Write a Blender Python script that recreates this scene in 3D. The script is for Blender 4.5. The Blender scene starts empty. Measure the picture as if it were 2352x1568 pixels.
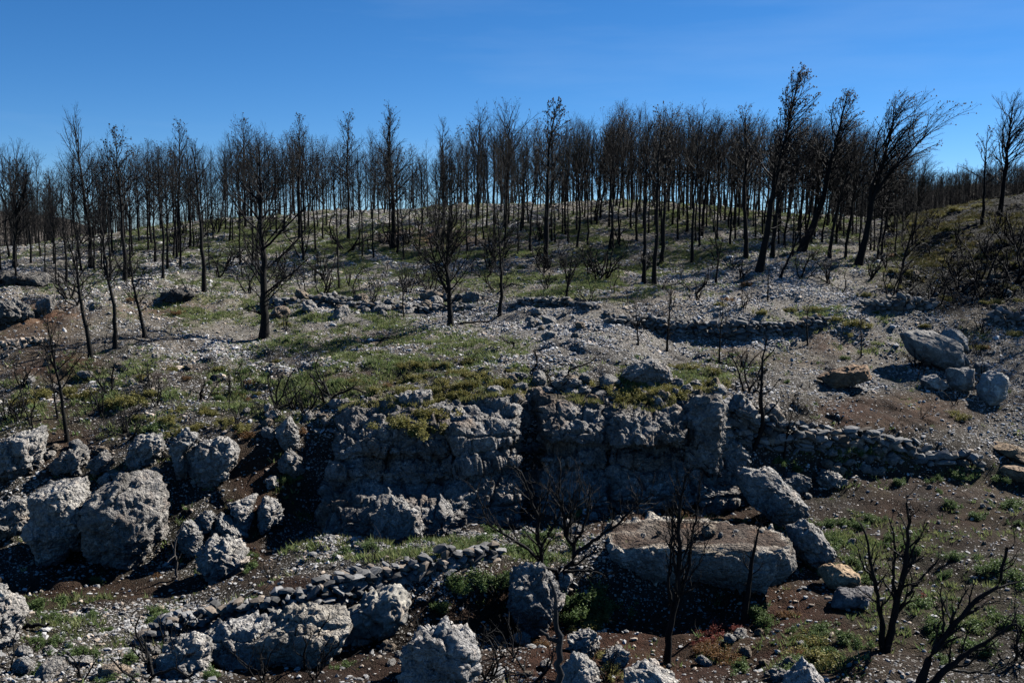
import bpy, math, random
import numpy as np

# ------------------------------------------------------------------ camera, sky, sun, exposure
S = bpy.context.scene
FPX, CX, CY, HORIZ = 2287.0, 1176.0, 784.0, 540.0     # working in a 2352 x 1568 frame
PITCH = math.atan((CY - HORIZ) / FPX)
CZ = 9.0
cam_d = bpy.data.cameras.new('camera'); cam = bpy.data.objects.new('camera', cam_d)
S.collection.objects.link(cam); S.camera = cam
cam_d.sensor_width = 36.0; cam_d.lens = 36.0 * FPX / 2352.0
cam_d.clip_start = 0.1; cam_d.clip_end = 8000
cam.location = (0, 0, CZ); cam.rotation_euler = (math.pi / 2 - PITCH, 0, 0)

SUN_AZ, SUN_EL = math.radians(35), math.radians(38)   # azimuth from +X towards +Y
world = bpy.data.worlds.new('World'); S.world = world; world.use_nodes = True
nt = world.node_tree; nt.nodes.clear()
sky = nt.nodes.new('ShaderNodeTexSky'); sky.sky_type = 'NISHITA'; sky.sun_disc = False
sky.sun_elevation = SUN_EL; sky.sun_rotation = math.pi / 2 - SUN_AZ
sky.altitude = 3000; sky.air_density = 1.0; sky.dust_density = 0.0; sky.ozone_density = 8.0
hs = nt.nodes.new('ShaderNodeHueSaturation'); hs.inputs['Saturation'].default_value = 1.15
bg = nt.nodes.new('ShaderNodeBackground'); bg.inputs['Strength'].default_value = 0.051
ow = nt.nodes.new('ShaderNodeOutputWorld')
# faint high wisps of cloud
tcw = nt.nodes.new('ShaderNodeTexCoord'); mpw = nt.nodes.new('ShaderNodeMapping'); mpw.inputs['Scale'].default_value = (1.2, 1.2, 9); mpw.inputs['Rotation'].default_value = (0, .25, 0)
nzw = nt.nodes.new('ShaderNodeTexNoise'); nzw.inputs['Scale'].default_value = 2.2; nzw.inputs['Detail'].default_value = 7; nzw.inputs['Roughness'].default_value = .55
rpw = nt.nodes.new('ShaderNodeMapRange'); rpw.inputs[1].default_value = .5; rpw.inputs[2].default_value = .85; rpw.inputs[3].default_value = 0; rpw.inputs[4].default_value = .10
mxw = nt.nodes.new('ShaderNodeMix'); mxw.data_type = 'RGBA'; mxw.inputs[7].default_value = (6.0, 7.5, 9.0, 1)
nt.links.new(tcw.outputs['Generated'], mpw.inputs[0]); nt.links.new(mpw.outputs[0], nzw.inputs['Vector']); nt.links.new(nzw.outputs['Fac'], rpw.inputs[0])
nt.links.new(rpw.outputs[0], mxw.inputs[0]); nt.links.new(hs.outputs[0], mxw.inputs[6])
nt.links.new(sky.outputs[0], hs.inputs['Color']); nt.links.new(mxw.outputs[2], bg.inputs[0]); nt.links.new(bg.outputs[0], ow.inputs[0])

sun_d = bpy.data.lights.new('sun', 'SUN'); sun = bpy.data.objects.new('sun', sun_d); S.collection.objects.link(sun)
sun_d.energy = 5.0; sun_d.angle = math.radians(0.5); sun_d.color = (1.0, 0.965, 0.90)
from mathutils import Vector, Matrix, Euler
sdir = Vector((math.cos(SUN_EL) * math.cos(SUN_AZ), math.cos(SUN_EL) * math.sin(SUN_AZ), math.sin(SUN_EL)))
sun.rotation_euler = sdir.to_track_quat('Z', 'Y').to_euler(); sun.location = (60, 60, 80)

S.view_settings.view_transform = 'Standard'; S.view_settings.look = 'None'
S.view_settings.exposure = 1.18; S.view_settings.gamma = 1.0
S.cycles.diffuse_bounces = 0
S.render.resolution_x, S.render.resolution_y = 1024, 682

# ------------------------------------------------------------------ numpy helpers
C = S.collection
def raydir(px, py):
    px = np.asarray(px, float); py = np.asarray(py, float)
    a = (px - CX) / FPX; b = (CY - py) / FPX
    return a, math.cos(PITCH) + b * math.sin(PITCH), -math.sin(PITCH) + b * math.cos(PITCH)
def unproj(px, py, Y):
    a, y, z = raydir(px, py)
    k = Y / y
    return a * k, np.asarray(Y, float) + 0 * a, z * k + CZ
def proj(P):
    P = np.asarray(P, float); x, y, z = P[..., 0], P[..., 1], P[..., 2] - CZ
    dep = y * math.cos(PITCH) - z * math.sin(PITCH); up = y * math.sin(PITCH) + z * math.cos(PITCH)
    return CX + FPX * x / dep, CY - FPX * up / dep

def _hash(ix, iy, iz, k):
    h = (ix.astype(np.int64) * 374761393 + iy.astype(np.int64) * 668265263 + iz.astype(np.int64) * 2147483647 + k * 1274126177) & 0xffffffff
    h = ((h ^ (h >> 13)) * 1274126177) & 0xffffffff
    h = ((h ^ (h >> 16)) * 2246822519) & 0xffffffff
    h ^= h >> 15
    return (h & 0xffffff).astype(np.float64) / float(0xffffff)
def vnoise(P, k=0):
    i = np.floor(P); f = P - i; i = i.astype(np.int64); f = f * f * f * (f * (f * 6 - 15) + 10)
    r = 0
    for dx in (0, 1):
        wx = f[:, 0] if dx else 1 - f[:, 0]
        for dy in (0, 1):
            wy = f[:, 1] if dy else 1 - f[:, 1]
            for dz in (0, 1):
                wz = f[:, 2] if dz else 1 - f[:, 2]
                r = r + wx * wy * wz * _hash(i[:, 0] + dx, i[:, 1] + dy, i[:, 2] + dz, k)
    return r * 2 - 1
def fbm(P, oct=4, k=0, gain=0.5):
    P = np.asarray(P, float); r = np.zeros(len(P)); a = 1.0; s = 1.0
    for o in range(oct):
        r += a * vnoise(P * s + 17.3 * o, k + o); a *= gain; s *= 2.03
    return r
def worley(P, k=0):
    P = np.asarray(P, float); i = np.floor(P).astype(np.int64); best = np.full(len(P), 9.0); sec = best.copy(); idv = np.zeros(len(P))
    for dx in (-1, 0, 1):
        for dy in (-1, 0, 1):
            for dz in (-1, 0, 1):
                c = i + np.array((dx, dy, dz))
                q = np.stack([c[:, j] + _hash(c[:, 0], c[:, 1], c[:, 2], k + j) for j in range(3)], 1)
                d = ((q - P) ** 2).sum(1)
                m = d < best
                sec = np.where(m, best, np.minimum(sec, d))
                idv = np.where(m, _hash(c[:, 0], c[:, 1], c[:, 2], k + 7), idv)
                best = np.where(m, d, best)
    return np.sqrt(best), np.sqrt(sec), idv
def facets(P, s, k, a, b, crack=.3, cw=.08):
    """broken rock faces: every cell of the fracture pattern gets its own height and tilt"""
    Q = P / s; i = np.floor(Q).astype(np.int64); best = np.full(len(P), 9.0); sec = best.copy(); idv = np.zeros(len(P)); cen = np.zeros((len(P), 3))
    for dx in (-1, 0, 1):
        for dy in (-1, 0, 1):
            for dz in (-1, 0, 1):
                c = i + np.array((dx, dy, dz)); q = np.stack([c[:, j] + _hash(c[:, 0], c[:, 1], c[:, 2], k + j) for j in range(3)], 1)
                d = ((q - Q) ** 2).sum(1); m = d < best
                sec = np.where(m, best, np.minimum(sec, d)); idv = np.where(m, _hash(c[:, 0], c[:, 1], c[:, 2], k + 7), idv); cen = np.where(m[:, None], q, cen); best = np.where(m, d, best)
    gv = np.stack([(idv * 97.3) % 1, (idv * 57.1 + .3) % 1, (idv * 31.7 + .6) % 1], 1) * 2 - 1
    h = a * (idv - .5) + b * ((Q - cen) * gv).sum(1)
    e = np.sqrt(sec) - np.sqrt(best)
    return h - crack * a * np.clip(1 - e / cw, 0, 1)
def pchip(xs, Yv, xq):
    """monotone cubic, xs (n,), Yv (n, ...), xq (q,)"""
    xs = np.asarray(xs, float); Yv = np.asarray(Yv, float); h = np.diff(xs); sh = (-1,) + (1,) * (Yv.ndim - 1)
    hh = h.reshape(sh); de = np.diff(Yv, axis=0) / hh
    m = np.zeros_like(Yv)
    w1 = 2 * hh[1:] + hh[:-1]; w2 = hh[1:] + 2 * hh[:-1]
    with np.errstate(divide='ignore', invalid='ignore'):
        mm = (w1 + w2) / (w1 / de[:-1] + w2 / de[1:])
    m[1:-1] = np.where(de[:-1] * de[1:] > 0, np.nan_to_num(mm), 0)
    m[0] = de[0]; m[-1] = de[-1]
    i = np.clip(np.searchsorted(xs, xq) - 1, 0, len(xs) - 2)
    t = ((xq - xs[i]) / h[i]).reshape(sh); H = h[i].reshape(sh)
    return ((1 + 2 * t) * (1 - t) ** 2 * Yv[i] + t * (1 - t) ** 2 * H * m[i] + t * t * (3 - 2 * t) * Yv[i + 1] + t * t * (t - 1) * H * m[i + 1])

def make_mesh(name, V, F, mat=None, smooth=True, col=None):
    V = np.ascontiguousarray(V, np.float32); F = np.ascontiguousarray(F, np.int32)
    me = bpy.data.meshes.new(name); n = F.shape[1]
    me.vertices.add(len(V)); me.vertices.foreach_set('co', V.ravel())
    me.loops.add(F.size); me.loops.foreach_set('vertex_index', F.ravel())
    me.polygons.add(len(F)); me.polygons.foreach_set('loop_start', np.arange(0, F.size, n, dtype=np.int32))
    me.polygons.foreach_set('use_smooth', np.full(len(F), smooth))
    if col is not None:
        c = np.ones((len(V), 4), np.float32); c[:, :3] = col[:, :3]
        if col.shape[1] > 3: c[:, 3] = col[:, 3]
        at = me.color_attributes.new('tint', 'FLOAT_COLOR', 'POINT'); at.data.foreach_set('color', c.ravel())
    me.update(calc_edges=True)
    if mat: me.materials.append(mat)
    return me
def obj(name, me, parent=None, loc=None):
    o = bpy.data.objects.new(name, me); C.objects.link(o)
    if parent: o.parent = parent
    if loc is not None: o.location = loc
    return o
def tag(o, label=None, cat=None, group=None, kind=None):
    if label: o['label'] = label
    if cat: o['category'] = cat
    if group: o['group'] = group
    if kind: o['kind'] = kind
    return o
def icos(sub):
    import bmesh
    bm = bmesh.new(); bmesh.ops.create_icosphere(bm, subdivisions=sub, radius=1.0)
    V = np.array([v.co[:] for v in bm.verts]); F = np.array([[v.index for v in f.verts] for f in bm.faces]); bm.free()
    return V, F
ICO = {k: icos(k) for k in (1, 2, 3, 4, 5, 6)}

# ------------------------------------------------------------------ materials
def new_mat(name):
    m = bpy.data.materials.new(name); m.use_nodes = True
    n = m.node_tree.nodes; b = n['Principled BSDF']
    return m, n, m.node_tree.links, b
def ramp(n, pts):
    r = n.new('ShaderNodeValToRGB'); e = r.color_ramp.elements
    e[0].position, e[0].color = pts[0][0], (*pts[0][1], 1); e[1].position, e[1].color = pts[-1][0], (*pts[-1][1], 1)
    for p, c in pts[1:-1]:
        x = e.new(p); x.color = (*c, 1)
    return r
def noise_node(n, l, co, scale, detail=4, rough=0.55):
    t = n.new('ShaderNodeTexNoise'); t.inputs['Scale'].default_value = scale; t.inputs['Detail'].default_value = detail
    t.inputs['Roughness'].default_value = rough; l.new(co, t.inputs['Vector']); return t
def mixc(n, l, a, b, fac, mode='MIX'):
    m = n.new('ShaderNodeMix'); m.data_type = 'RGBA'; m.blend_type = mode
    for s, v in ((6, a), (7, b), (0, fac)):
        if hasattr(v, 'is_output') or hasattr(v, 'links'): l.new(v, m.inputs[s])
        elif s == 0: m.inputs[0].default_value = v
        else: m.inputs[s].default_value = (*v, 1)
    return m.outputs[2]
def mathn(n, l, op, a, b=None, clamp=False):
    m = n.new('ShaderNodeMath'); m.operation = op; m.use_clamp = clamp
    for i, v in enumerate((a, b)):
        if v is None: continue
        if hasattr(v, 'links'): l.new(v, m.inputs[i])
        else: m.inputs[i].default_value = v
    return m.outputs[0]

def rock_material(name, c0, c1, c2, bump=0.6, pebble=9.0):
    m, n, l, b = new_mat(name)
    tc = n.new('ShaderNodeTexCoord'); oc = tc.outputs['Object']
    a = noise_node(n, l, oc, 1.1, 5, 0.6); r = ramp(n, [(0.33, c0), (0.5, c1), (0.68, c2)]); l.new(a.outputs['Fac'], r.inputs[0])
    f = noise_node(n, l, oc, 14, 5, 0.7); r2 = ramp(n, [(0.35, (.45, .45, .46)), (0.6, (1.1, 1.1, 1.1))]); l.new(f.outputs['Fac'], r2.inputs[0])
    c = mixc(n, l, r.outputs[0], r2.outputs[0], 0.8, 'MULTIPLY')
    v = n.new('ShaderNodeTexVoronoi'); v.inputs['Scale'].default_value = pebble; l.new(oc, v.inputs['Vector'])
    vr = ramp(n, [(0.0, (.55, .54, .53)), (0.55, (.95, .94, .92)), (0.8, (1.2, 1.16, 1.08)), (1.0, (1.9, 1.85, 1.75))]); l.new(v.outputs['Color'], vr.inputs[0])
    c = mixc(n, l, c, vr.outputs[0], 0.85, 'MULTIPLY')
    # soot stains left by the fire
    s = noise_node(n, l, oc, 0.55, 6, 0.65); sr = ramp(n, [(0.52, (1, 1, 1)), (0.66, (.35, .34, .34))]); l.new(s.outputs['Fac'], sr.inputs[0])
    c = mixc(n, l, c, sr.outputs[0], 0.75, 'MULTIPLY')
    wv = noise_node(n, l, oc, 2.3, 5, .6); wr = ramp(n, [(0.55, (1, 1, 1)), (0.72, (1.25, .88, .6))]); l.new(wv.outputs['Fac'], wr.inputs[0])
    c = mixc(n, l, c, wr.outputs[0], 0.35, 'MULTIPLY')
    oi = n.new('ShaderNodeObjectInfo'); orr = ramp(n, [(0.0, (.78, .76, .74)), (0.5, (1, 1, 1)), (1.0, (1.15, 1.13, 1.10))]); l.new(oi.outputs['Random'], orr.inputs[0])
    c = mixc(n, l, c, orr.outputs[0], 1.0, 'MULTIPLY')
    at = n.new('ShaderNodeAttribute'); at.attribute_name = 'tint'
    c = mixc(n, l, c, at.outputs['Color'], 1.0, 'MULTIPLY')
    l.new(c, b.inputs['Base Color']); b.inputs['Roughness'].default_value = 0.9; b.inputs['Specular IOR Level'].default_value = 0.2
    v2 = n.new('ShaderNodeTexVoronoi'); v2.inputs['Scale'].default_value = pebble * 2.3; l.new(oc, v2.inputs['Vector'])
    h = mathn(n, l, 'ADD', f.outputs['Fac'], mathn(n, l, 'MULTIPLY', v.outputs['Distance'], -1.1))
    h = mathn(n, l, 'ADD', h, mathn(n, l, 'MULTIPLY', v2.outputs['Distance'], -0.6))
    mb = n.new('ShaderNodeMapping'); mb.inputs['Scale'].default_value = (1, 1, 5); mb.inputs['Rotation'].default_value = (.15, .2, 0); l.new(oc, mb.inputs[0])
    bd = noise_node(n, l, mb.outputs[0], 2.0, 5, .65); h = mathn(n, l, 'ADD', h, mathn(n, l, 'MULTIPLY', bd.outputs['Fac'], 1.1))
    bp = n.new('ShaderNodeBump'); bp.inputs['Strength'].default_value = bump; bp.inputs['Distance'].default_value = 0.11
    l.new(h, bp.inputs['Height']); l.new(bp.outputs[0], b.inputs['Normal'])
    return m
M = {}
M['rock'] = rock_material('limestone', (.155, .148, .142), (.36, .35, .338), (.50, .488, .475), bump=1.0)
M['rock_smooth'] = rock_material('smooth_limestone', (.19, .185, .18), (.28, .275, .265), (.37, .36, .35), bump=0.35, pebble=4)
M['rock_tan'] = rock_material('tan_stone', (.20, .14, .09), (.33, .24, .155), (.42, .33, .23), bump=0.4)

def tint_material(name, rough=0.85, noise_scale=30, lo=.6, hi=1.25, transl=0.0, spec=0.2):
    m, n, l, b = new_mat(name)
    at = n.new('ShaderNodeAttribute'); at.attribute_name = 'tint'
    tc = n.new('ShaderNodeTexCoord'); f = noise_node(n, l, tc.outputs['Object'], noise_scale, 3)
    r = ramp(n, [(0.3, (lo,) * 3), (0.7, (hi,) * 3)]); l.new(f.outputs['Fac'], r.inputs[0])
    c = mixc(n, l, at.outputs['Color'], r.outputs[0], 1.0, 'MULTIPLY')
    l.new(c, b.inputs['Base Color']); b.inputs['Roughness'].default_value = rough; b.inputs['Specular IOR Level'].default_value = spec
    if transl:
        t = n.new('ShaderNodeBsdfTranslucent'); l.new(c, t.inputs['Color'])
        mx = n.new('ShaderNodeMixShader'); mx.inputs[0].default_value = transl
        l.new(b.outputs[0], mx.inputs[1]); l.new(t.outputs[0], mx.inputs[2]); l.new(mx.outputs[0], n['Material Output'].inputs['Surface'])
    return m
M['stone'] = tint_material('loose_stone', 0.9, 22)
M['leaf'] = tint_material('leaves', 0.6, 3.0, .7, 1.25, 0.35)

def bark_material(name, c0, c1, c2):
    m, n, l, b = new_mat(name)
    tc = n.new('ShaderNodeTexCoord'); mp = n.new('ShaderNodeMapping'); mp.inputs['Scale'].default_value = (1, 1, .18)
    l.new(tc.outputs['Object'], mp.inputs[0])
    f = noise_node(n, l, mp.outputs[0], 26, 4, .6); g = noise_node(n, l, tc.outputs['Object'], 1.3, 3)
    r = ramp(n, [(0.35, c0), (0.6, c1), (0.8, c2)]); l.new(f.outputs['Fac'], r.inputs[0])
    r2 = ramp(n, [(0.4, (.7, .7, .7)), (0.7, (1.5, 1.45, 1.4))]); l.new(g.outputs['Fac'], r2.inputs[0])
    l.new(mixc(n, l, r.outputs[0], r2.outputs[0], 1.0, 'MULTIPLY'), b.inputs['Base Color'])
    b.inputs['Roughness'].default_value = 0.75; b.inputs['Specular IOR Level'].default_value = 0.15
    bp = n.new('ShaderNodeBump'); bp.inputs['Strength'].default_value = 0.7; bp.inputs['Distance'].default_value = 0.03
    l.new(f.outputs['Fac'], bp.inputs['Height']); l.new(bp.outputs[0], b.inputs['Normal'])
    return m
M['bark'] = bark_material('charred_bark', (.0035, .0035, .0035), (.008, .0075, .007), (.03, .028, .026))
M['twig'] = bark_material('charred_twigs', (.003, .003, .0035), (.006, .006, .0065), (.022, .021, .022))
M['grey_twig'] = bark_material('weathered_wood', (.012, .012, .013), (.035, .034, .036), (.10, .095, .095))
M['bare'] = bark_material('bare_wood', (.03, .028, .026), (.10, .09, .085), (.30, .26, .22))

# ground
def ground_material():
    m, n, l, b = new_mat('burnt_ground')
    at = n.new('ShaderNodeAttribute'); at.attribute_name = 'tint'
    tc = n.new('ShaderNodeTexCoord'); oc = tc.outputs['Object']
    big = noise_node(n, l, oc, 0.8, 6, .65); fine = noise_node(n, l, oc, 11, 5, .7)
    r1 = ramp(n, [(0.3, (.62, .60, .60)), (0.7, (1.25, 1.22, 1.18))]); l.new(big.outputs['Fac'], r1.inputs[0])
    r2 = ramp(n, [(0.34, (.50, .48, .47)), (0.66, (1.35, 1.32, 1.28))]); l.new(fine.outputs['Fac'], r2.inputs[0])
    c = mixc(n, l, at.outputs['Color'], r1.outputs[0], 1.0, 'MULTIPLY'); c = mixc(n, l, c, r2.outputs[0], 1.0, 'MULTIPLY')
    # stone chips bedded in the soil: two sizes of cells, share set by the gravel amount
    for sc, seed, amt in ((13, 0, 0.9), (27, 3.3, 0.75)):
        mp = n.new('ShaderNodeMapping'); mp.inputs['Location'].default_value = (seed, seed, seed); l.new(oc, mp.inputs[0])
        v = n.new('ShaderNodeTexVoronoi'); v.inputs['Scale'].default_value = sc; l.new(mp.outputs[0], v.inputs['Vector'])
        sep = n.new('ShaderNodeSeparateColor'); l.new(v.outputs['Color'], sep.inputs[0])
        pick = mathn(n, l, 'LESS_THAN', sep.outputs[0], mathn(n, l, 'MULTIPLY', at.outputs['Alpha'], amt))
        inside = mathn(n, l, 'LESS_THAN', v.outputs['Distance'], 0.42)
        fac = mathn(n, l, 'MULTIPLY', pick, inside)
        cr = ramp(n, [(0.0, (.10, .095, .09)), (0.5, (.25, .24, .225)), (1.0, (.42, .39, .36))]); l.new(sep.outputs[1], cr.inputs[0])
        c = mixc(n, l, c, cr.outputs[0], fac)
    l.new(c, b.inputs['Base Color']); b.inputs['Roughness'].default_value = 0.95; b.inputs['Specular IOR Level'].default_value = 0.1
    bp = n.new('ShaderNodeBump'); bp.inputs['Strength'].default_value = 0.9; bp.inputs['Distance'].default_value = 0.09
    h = mathn(n, l, 'ADD', fine.outputs['Fac'], mathn(n, l, 'MULTIPLY', v.outputs['Distance'], -0.6))
    l.new(h, bp.inputs['Height']); l.new(bp.outputs[0], b.inputs['Normal'])
    return m
M['ground'] = ground_material()

# ------------------------------------------------------------------ terrain: loft through lines read off the hillside
TX = [-420, 0, 200, 400, 600, 760, 900, 1080, 1240, 1400, 1570, 1700, 1850, 2000, 2180, 2352, 2760]
def row(py, d):
    return [(a, b) for a, b in zip(py, d)]
n17 = 17
rows = [
 ([2600]*n17, [8.6]*n17),
 ([1900]*n17, [13]*n17),
 ([1568]*n17, [17,17,17,17.2,17.5,17.7,18,18,18,18,18,18,18,18,18,18,18]),
 ([1500,1480,1480,1520,1530,1530,1480,1440,1440,1405,1415,1405,1375,1350,1350,1350,1350],
  [19.5,19.5,20,18.8,19.2,19.4,20.5,21,21.3,22,22,22.3,22.5,23,23,23,23]),
 ([1460,1450,1440,1430,1370,1322,1300,1270,1288,1255,1268,1262,1300,1290,1290,1290,1290],
  [20.3,20.5,21,21,21,21.5,22,22.7,23,23.4,23.5,23.7,24,24.5,24.5,24.5,24.5]),
 ([1350,1330,1325,1330,1290,1215,1205,1195,1180,1165,1150,1160,1130,1090,1085,1100,1120],
  [24,24.5,25,25,25.7,28,28.5,28.7,28.9,29,29.2,29,29.6,30.6,31,31,31]),
 ([1120,1090,1060,1000,970,935,915,900,895,915,905,910,950,975,1010,1060,1110],
  [28.5,28.5,29,30,30.7,31.6,31.8,31.8,31.8,31.5,31.3,31.3,31.4,31.7,31.8,31.6,31.5]),
 ([960,950,930,890,860,850,840,826,808,806,872,872,882,892,920,965,1000],
  [32,32,32.5,34,36,36.5,36.5,36.5,36.5,36,34.5,35,35.5,36,35.5,35,35]),
 ([830,820,810,790,770,760,755,745,738,738,787,790,787,790,800,830,860],
  [37,37,38,40,43,43,43,43.5,43,42,42,42,42.5,42.5,42,41,40]),
 ([720,710,705,700,715,705,700,700,690,703,720,728,735,715,712,722,730],
  [45,45,46,47,47,47,47.5,47,47,44.5,43.8,43.7,43.9,45,46,46,46]),
 ([650,640,635,630,630,628,625,622,620,625,630,640,645,650,640,630,620],
  [54,54,55,56,57,57.5,58,58,58,57,56,53,51,51,52,52,52]),
 ([590,585,570,560,550,545,540,535,530,530,535,545,562,572,540,520,500],
  [68,68,68,68,69,69,69,69,69,69,68,66,64,64,62,61,60]),
 ([580,570,548,518,497,488,482,474,467,465,470,480,500,505,480,447,400],
  [80,80,80,82,84,85,85,85,85,85,84,84,82,82,75,72,70]),
 ([600,590,585,560,540,530,520,512,505,505,508,512,520,525,515,480,440],
  [100]*n17),
 ([566]*n17, [220]*n17),
 ([547]*n17, [900]*n17),
 ([541.5]*n17, [6000]*n17)]
TPY = np.array([r[0] for r in rows], float); TD = np.array([r[1] for r in rows], float)
NU = 760
UX = np.linspace(-400, 2740, NU)
py_c = pchip(TX, TPY.T, UX).T; d_c = pchip(TX, TD.T, UX).T       # (rows, NU)
seg = [6, 8, 60, 44, 70, 110, 60, 80, 46, 40, 52, 28, 12, 8, 6, 4]
tq = np.concatenate([np.linspace(i, i + 1, s, endpoint=False) for i, s in enumerate(seg)] + [[len(seg)]])
kk = np.arange(len(rows))
GPY = pchip(kk, py_c, tq)
GD = np.exp(pchip(kk, np.log(d_c), tq))
gx, gy, gz = unproj(np.broadcast_to(UX, GPY.shape), GPY, GD)
G0 = np.stack([gx, gy, gz], -1)
NTR = len(tq)
Pf = G0.reshape(-1, 3)
fade = np.clip(1 - (GD.ravel() - 90) / 60, 0, 1)
stp = np.ones_like(fade)
rough = 0.22 * fbm(Pf / 3.1, 3, 5) + 0.075 * fbm(Pf / 0.7, 3, 9)
wl, _, wid = worley(Pf * np.array((1, 1, 1)) / 0.9, 3)
rockpatch = np.clip(fbm(Pf / 4.0, 3, 21) * 2.2 - 0.15, 0, 1)
rough += rockpatch * 0.20 * np.sqrt(np.clip(1 - (wl / .62) ** 2, 0, 1)) * (wid > .35)
Pf = Pf.copy(); Pf[:, 2] += rough * fade
G = Pf.reshape(NTR, NU, 3)
SPX, SPY = proj(G)

def blob(px, py, L, soft=1.0):
    r = np.zeros_like(px)
    for (x, y, rx, ry, a) in L:
        r = np.maximum(r, a * np.clip(1.35 - np.sqrt(((px - x) / rx) ** 2 + ((py - y) / ry) ** 2) * 0.9, 0, 1))
    return r
GREEN = [(1000,560,900,75,.55),(700,640,600,60,.5),(2200,560,200,90,.6),(1150,605,260,45,1),(1380,650,220,40,.9),(700,560,260,60,.9),(600,528,200,22,.9),(900,640,220,35,.9),(350,560,150,40,.5),
 (760,740,170,28,.9),(620,720,80,22,.8),(480,720,140,30,.5),(900,800,260,40,.7),(1050,850,260,45,.8),(1480,870,180,26,.9),(620,900,220,60,.7),(300,900,200,70,.55),
 (300,980,120,30,.6),(930,1262,170,26,1),(300,1440,240,70,.3),(130,1240,90,40,.2),(720,1230,90,50,.5),(2050,1330,330,240,.22),(1930,1230,90,60,.9),(2250,1420,160,110,.3),
 (1230,540,200,40,.4),(1650,480,220,22,.9),(1850,520,160,30,.8),(2150,520,120,50,.9),(2250,610,140,60,.45),(1900,730,130,22,.6),
 (1960,800,60,20,.6),(1600,850,120,22,.7),(2180,790,160,30,.4),(2000,1040,130,26,.7),(2200,1080,170,26,.7),(1800,1500,160,70,.3),(1250,1260,80,30,.7),(1650,1170,110,30,.4),
 (200,1100,120,30,.4),(650,1100,30,80,.4),(30,940,90,60,.5),(1330,1390,60,40,.9)]
SOIL = [(50,745,130,75,1),(90,830,140,40,.8),(1010,555,150,32,.8),(1900,790,110,36,1),(2080,950,170,48,.9),(2150,1160,320,120,.9),(2000,1450,400,160,.7),(600,1130,90,120,1),
 (250,1360,220,40,.9),(1620,1190,230,45,1),(1500,1500,320,90,.8),(760,1540,220,50,.9),(1150,1420,260,90,.7),(560,1290,60,60,.8),(750,870,200,30,.6),(520,850,200,40,.6),
 (620,1340,200,26,.7),(350,700,140,30,.5),(850,790,240,26,.45),(1650,800,120,30,.4),(150,980,120,90,.4),(1180,1130,300,60,.7),(1480,700,130,40,.4)]
PALE = [(1350,780,230,90,1.1),(600,600,500,60,.9),(1000,500,500,30,.8),(1250,760,280,60,1),(800,720,250,40,.9),(600,820,280,50,.9),(1750,660,260,60,.9),(1750,540,150,30,.8),
 (1800,730,200,40,.9),(1750,780,120,25,.9),(2000,770,160,60,.9),(1950,870,180,30,.8),(900,1330,200,50,.6),(350,1430,200,50,.8),(350,1530,120,50,1),(800,1250,140,40,.9),(250,650,250,50,.7),(1450,800,160,60,1)]
q = Pf
nA = fbm(q / 2.3, 4, 31); nB = fbm(q / 1.1, 4, 47); nC = fbm(q / 5.0, 4, 61); nD = fbm(q / .4, 3, 63)
sx, sy = SPX.ravel(), SPY.ravel()
green = np.clip(blob(sx, sy, GREEN) * (0.62 + 1.1 * nA + .9 * nB + .9 * nD) + 0.12 * nB, 0, 1)
soil = np.clip(blob(sx, sy, SOIL) * (1.0 + 0.6 * nC) + 0.25 * nA, 0, 1)
pale = np.clip(0.42 + 0.6 * blob(sx, sy, PALE) * (1 + .5 * nB) - 0.55 * soil - 0.2 * green + .15 * nC, 0.04, 1)
def lerp(a, b, t): return a * (1 - t[:, None]) + b * t[:, None]
base = np.broadcast_to(np.array((.058, .051, .040)), (len(q), 3))
colr = lerp(base, np.array((.062, .036, .024)), soil)
colr = lerp(colr, np.array((.108, .104, .096)), np.clip(pale * .8, 0, 1))
clump0 = np.clip(fbm(q / 1.6, 4, 205) * 1.5 + .5, .04, 1)
red = np.clip(nC * 1.5 - .3, 0, 1) * soil; colr = lerp(colr, np.array((.085, .040, .026)), red)
ash = np.clip(fbm(q / 3.3, 4, 77) * 1.6 - .35, 0, 1); colr = lerp(colr, np.array((.022, .020, .02)), ash * .6)
gcol = lerp(np.broadcast_to(np.array((.068, .092, .036)), (len(q), 3)), np.array((.105, .110, .052)), np.clip(nB + .3, 0, 1))
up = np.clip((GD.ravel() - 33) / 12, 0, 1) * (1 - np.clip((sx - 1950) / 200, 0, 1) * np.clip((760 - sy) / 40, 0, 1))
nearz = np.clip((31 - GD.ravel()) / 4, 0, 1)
colr = colr * (0.80 + 1.0 * up - .30 * nearz)[:, None]; gcol = gcol * (0.8 + 1.3 * up - .15 * nearz)[:, None]  # strong sun upslope and the dim foreground put into colour; near soil also ashy
slope_shade = np.clip((sx - 1980) / 120, 0, 1) * np.clip((740 - sy) / 60, 0, 1); colr = colr * (1 - .88 * slope_shade)[:, None]; gcol = gcol * (1 - .62 * slope_shade)[:, None]  # dim grazing light on the right slope put into the ground colour
colr = lerp(colr, gcol, green * .65)
farm = np.clip((GD.ravel() - 88) / 20, 0, 1); colr = lerp(colr, np.array((.035, .04, .03)), farm)
alpha = pale * (1 - farm) * (1 - .75 * slope_shade) * (.6 + .4 * clump0)
idx = np.arange(NTR * NU).reshape(NTR, NU)
quad = np.stack([idx[:-1, :-1], idx[:-1, 1:], idx[1:, 1:], idx[1:, :-1]], -1).reshape(-1, 4)
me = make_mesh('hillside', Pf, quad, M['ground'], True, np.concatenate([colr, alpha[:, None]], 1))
tag(obj('hillside', me), kind='structure')
GREENM, SOILM, PALEM = (a.reshape(NTR, NU) for a in (green, soil, pale)); SHADEM = slope_shade.reshape(NTR, NU)

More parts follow.
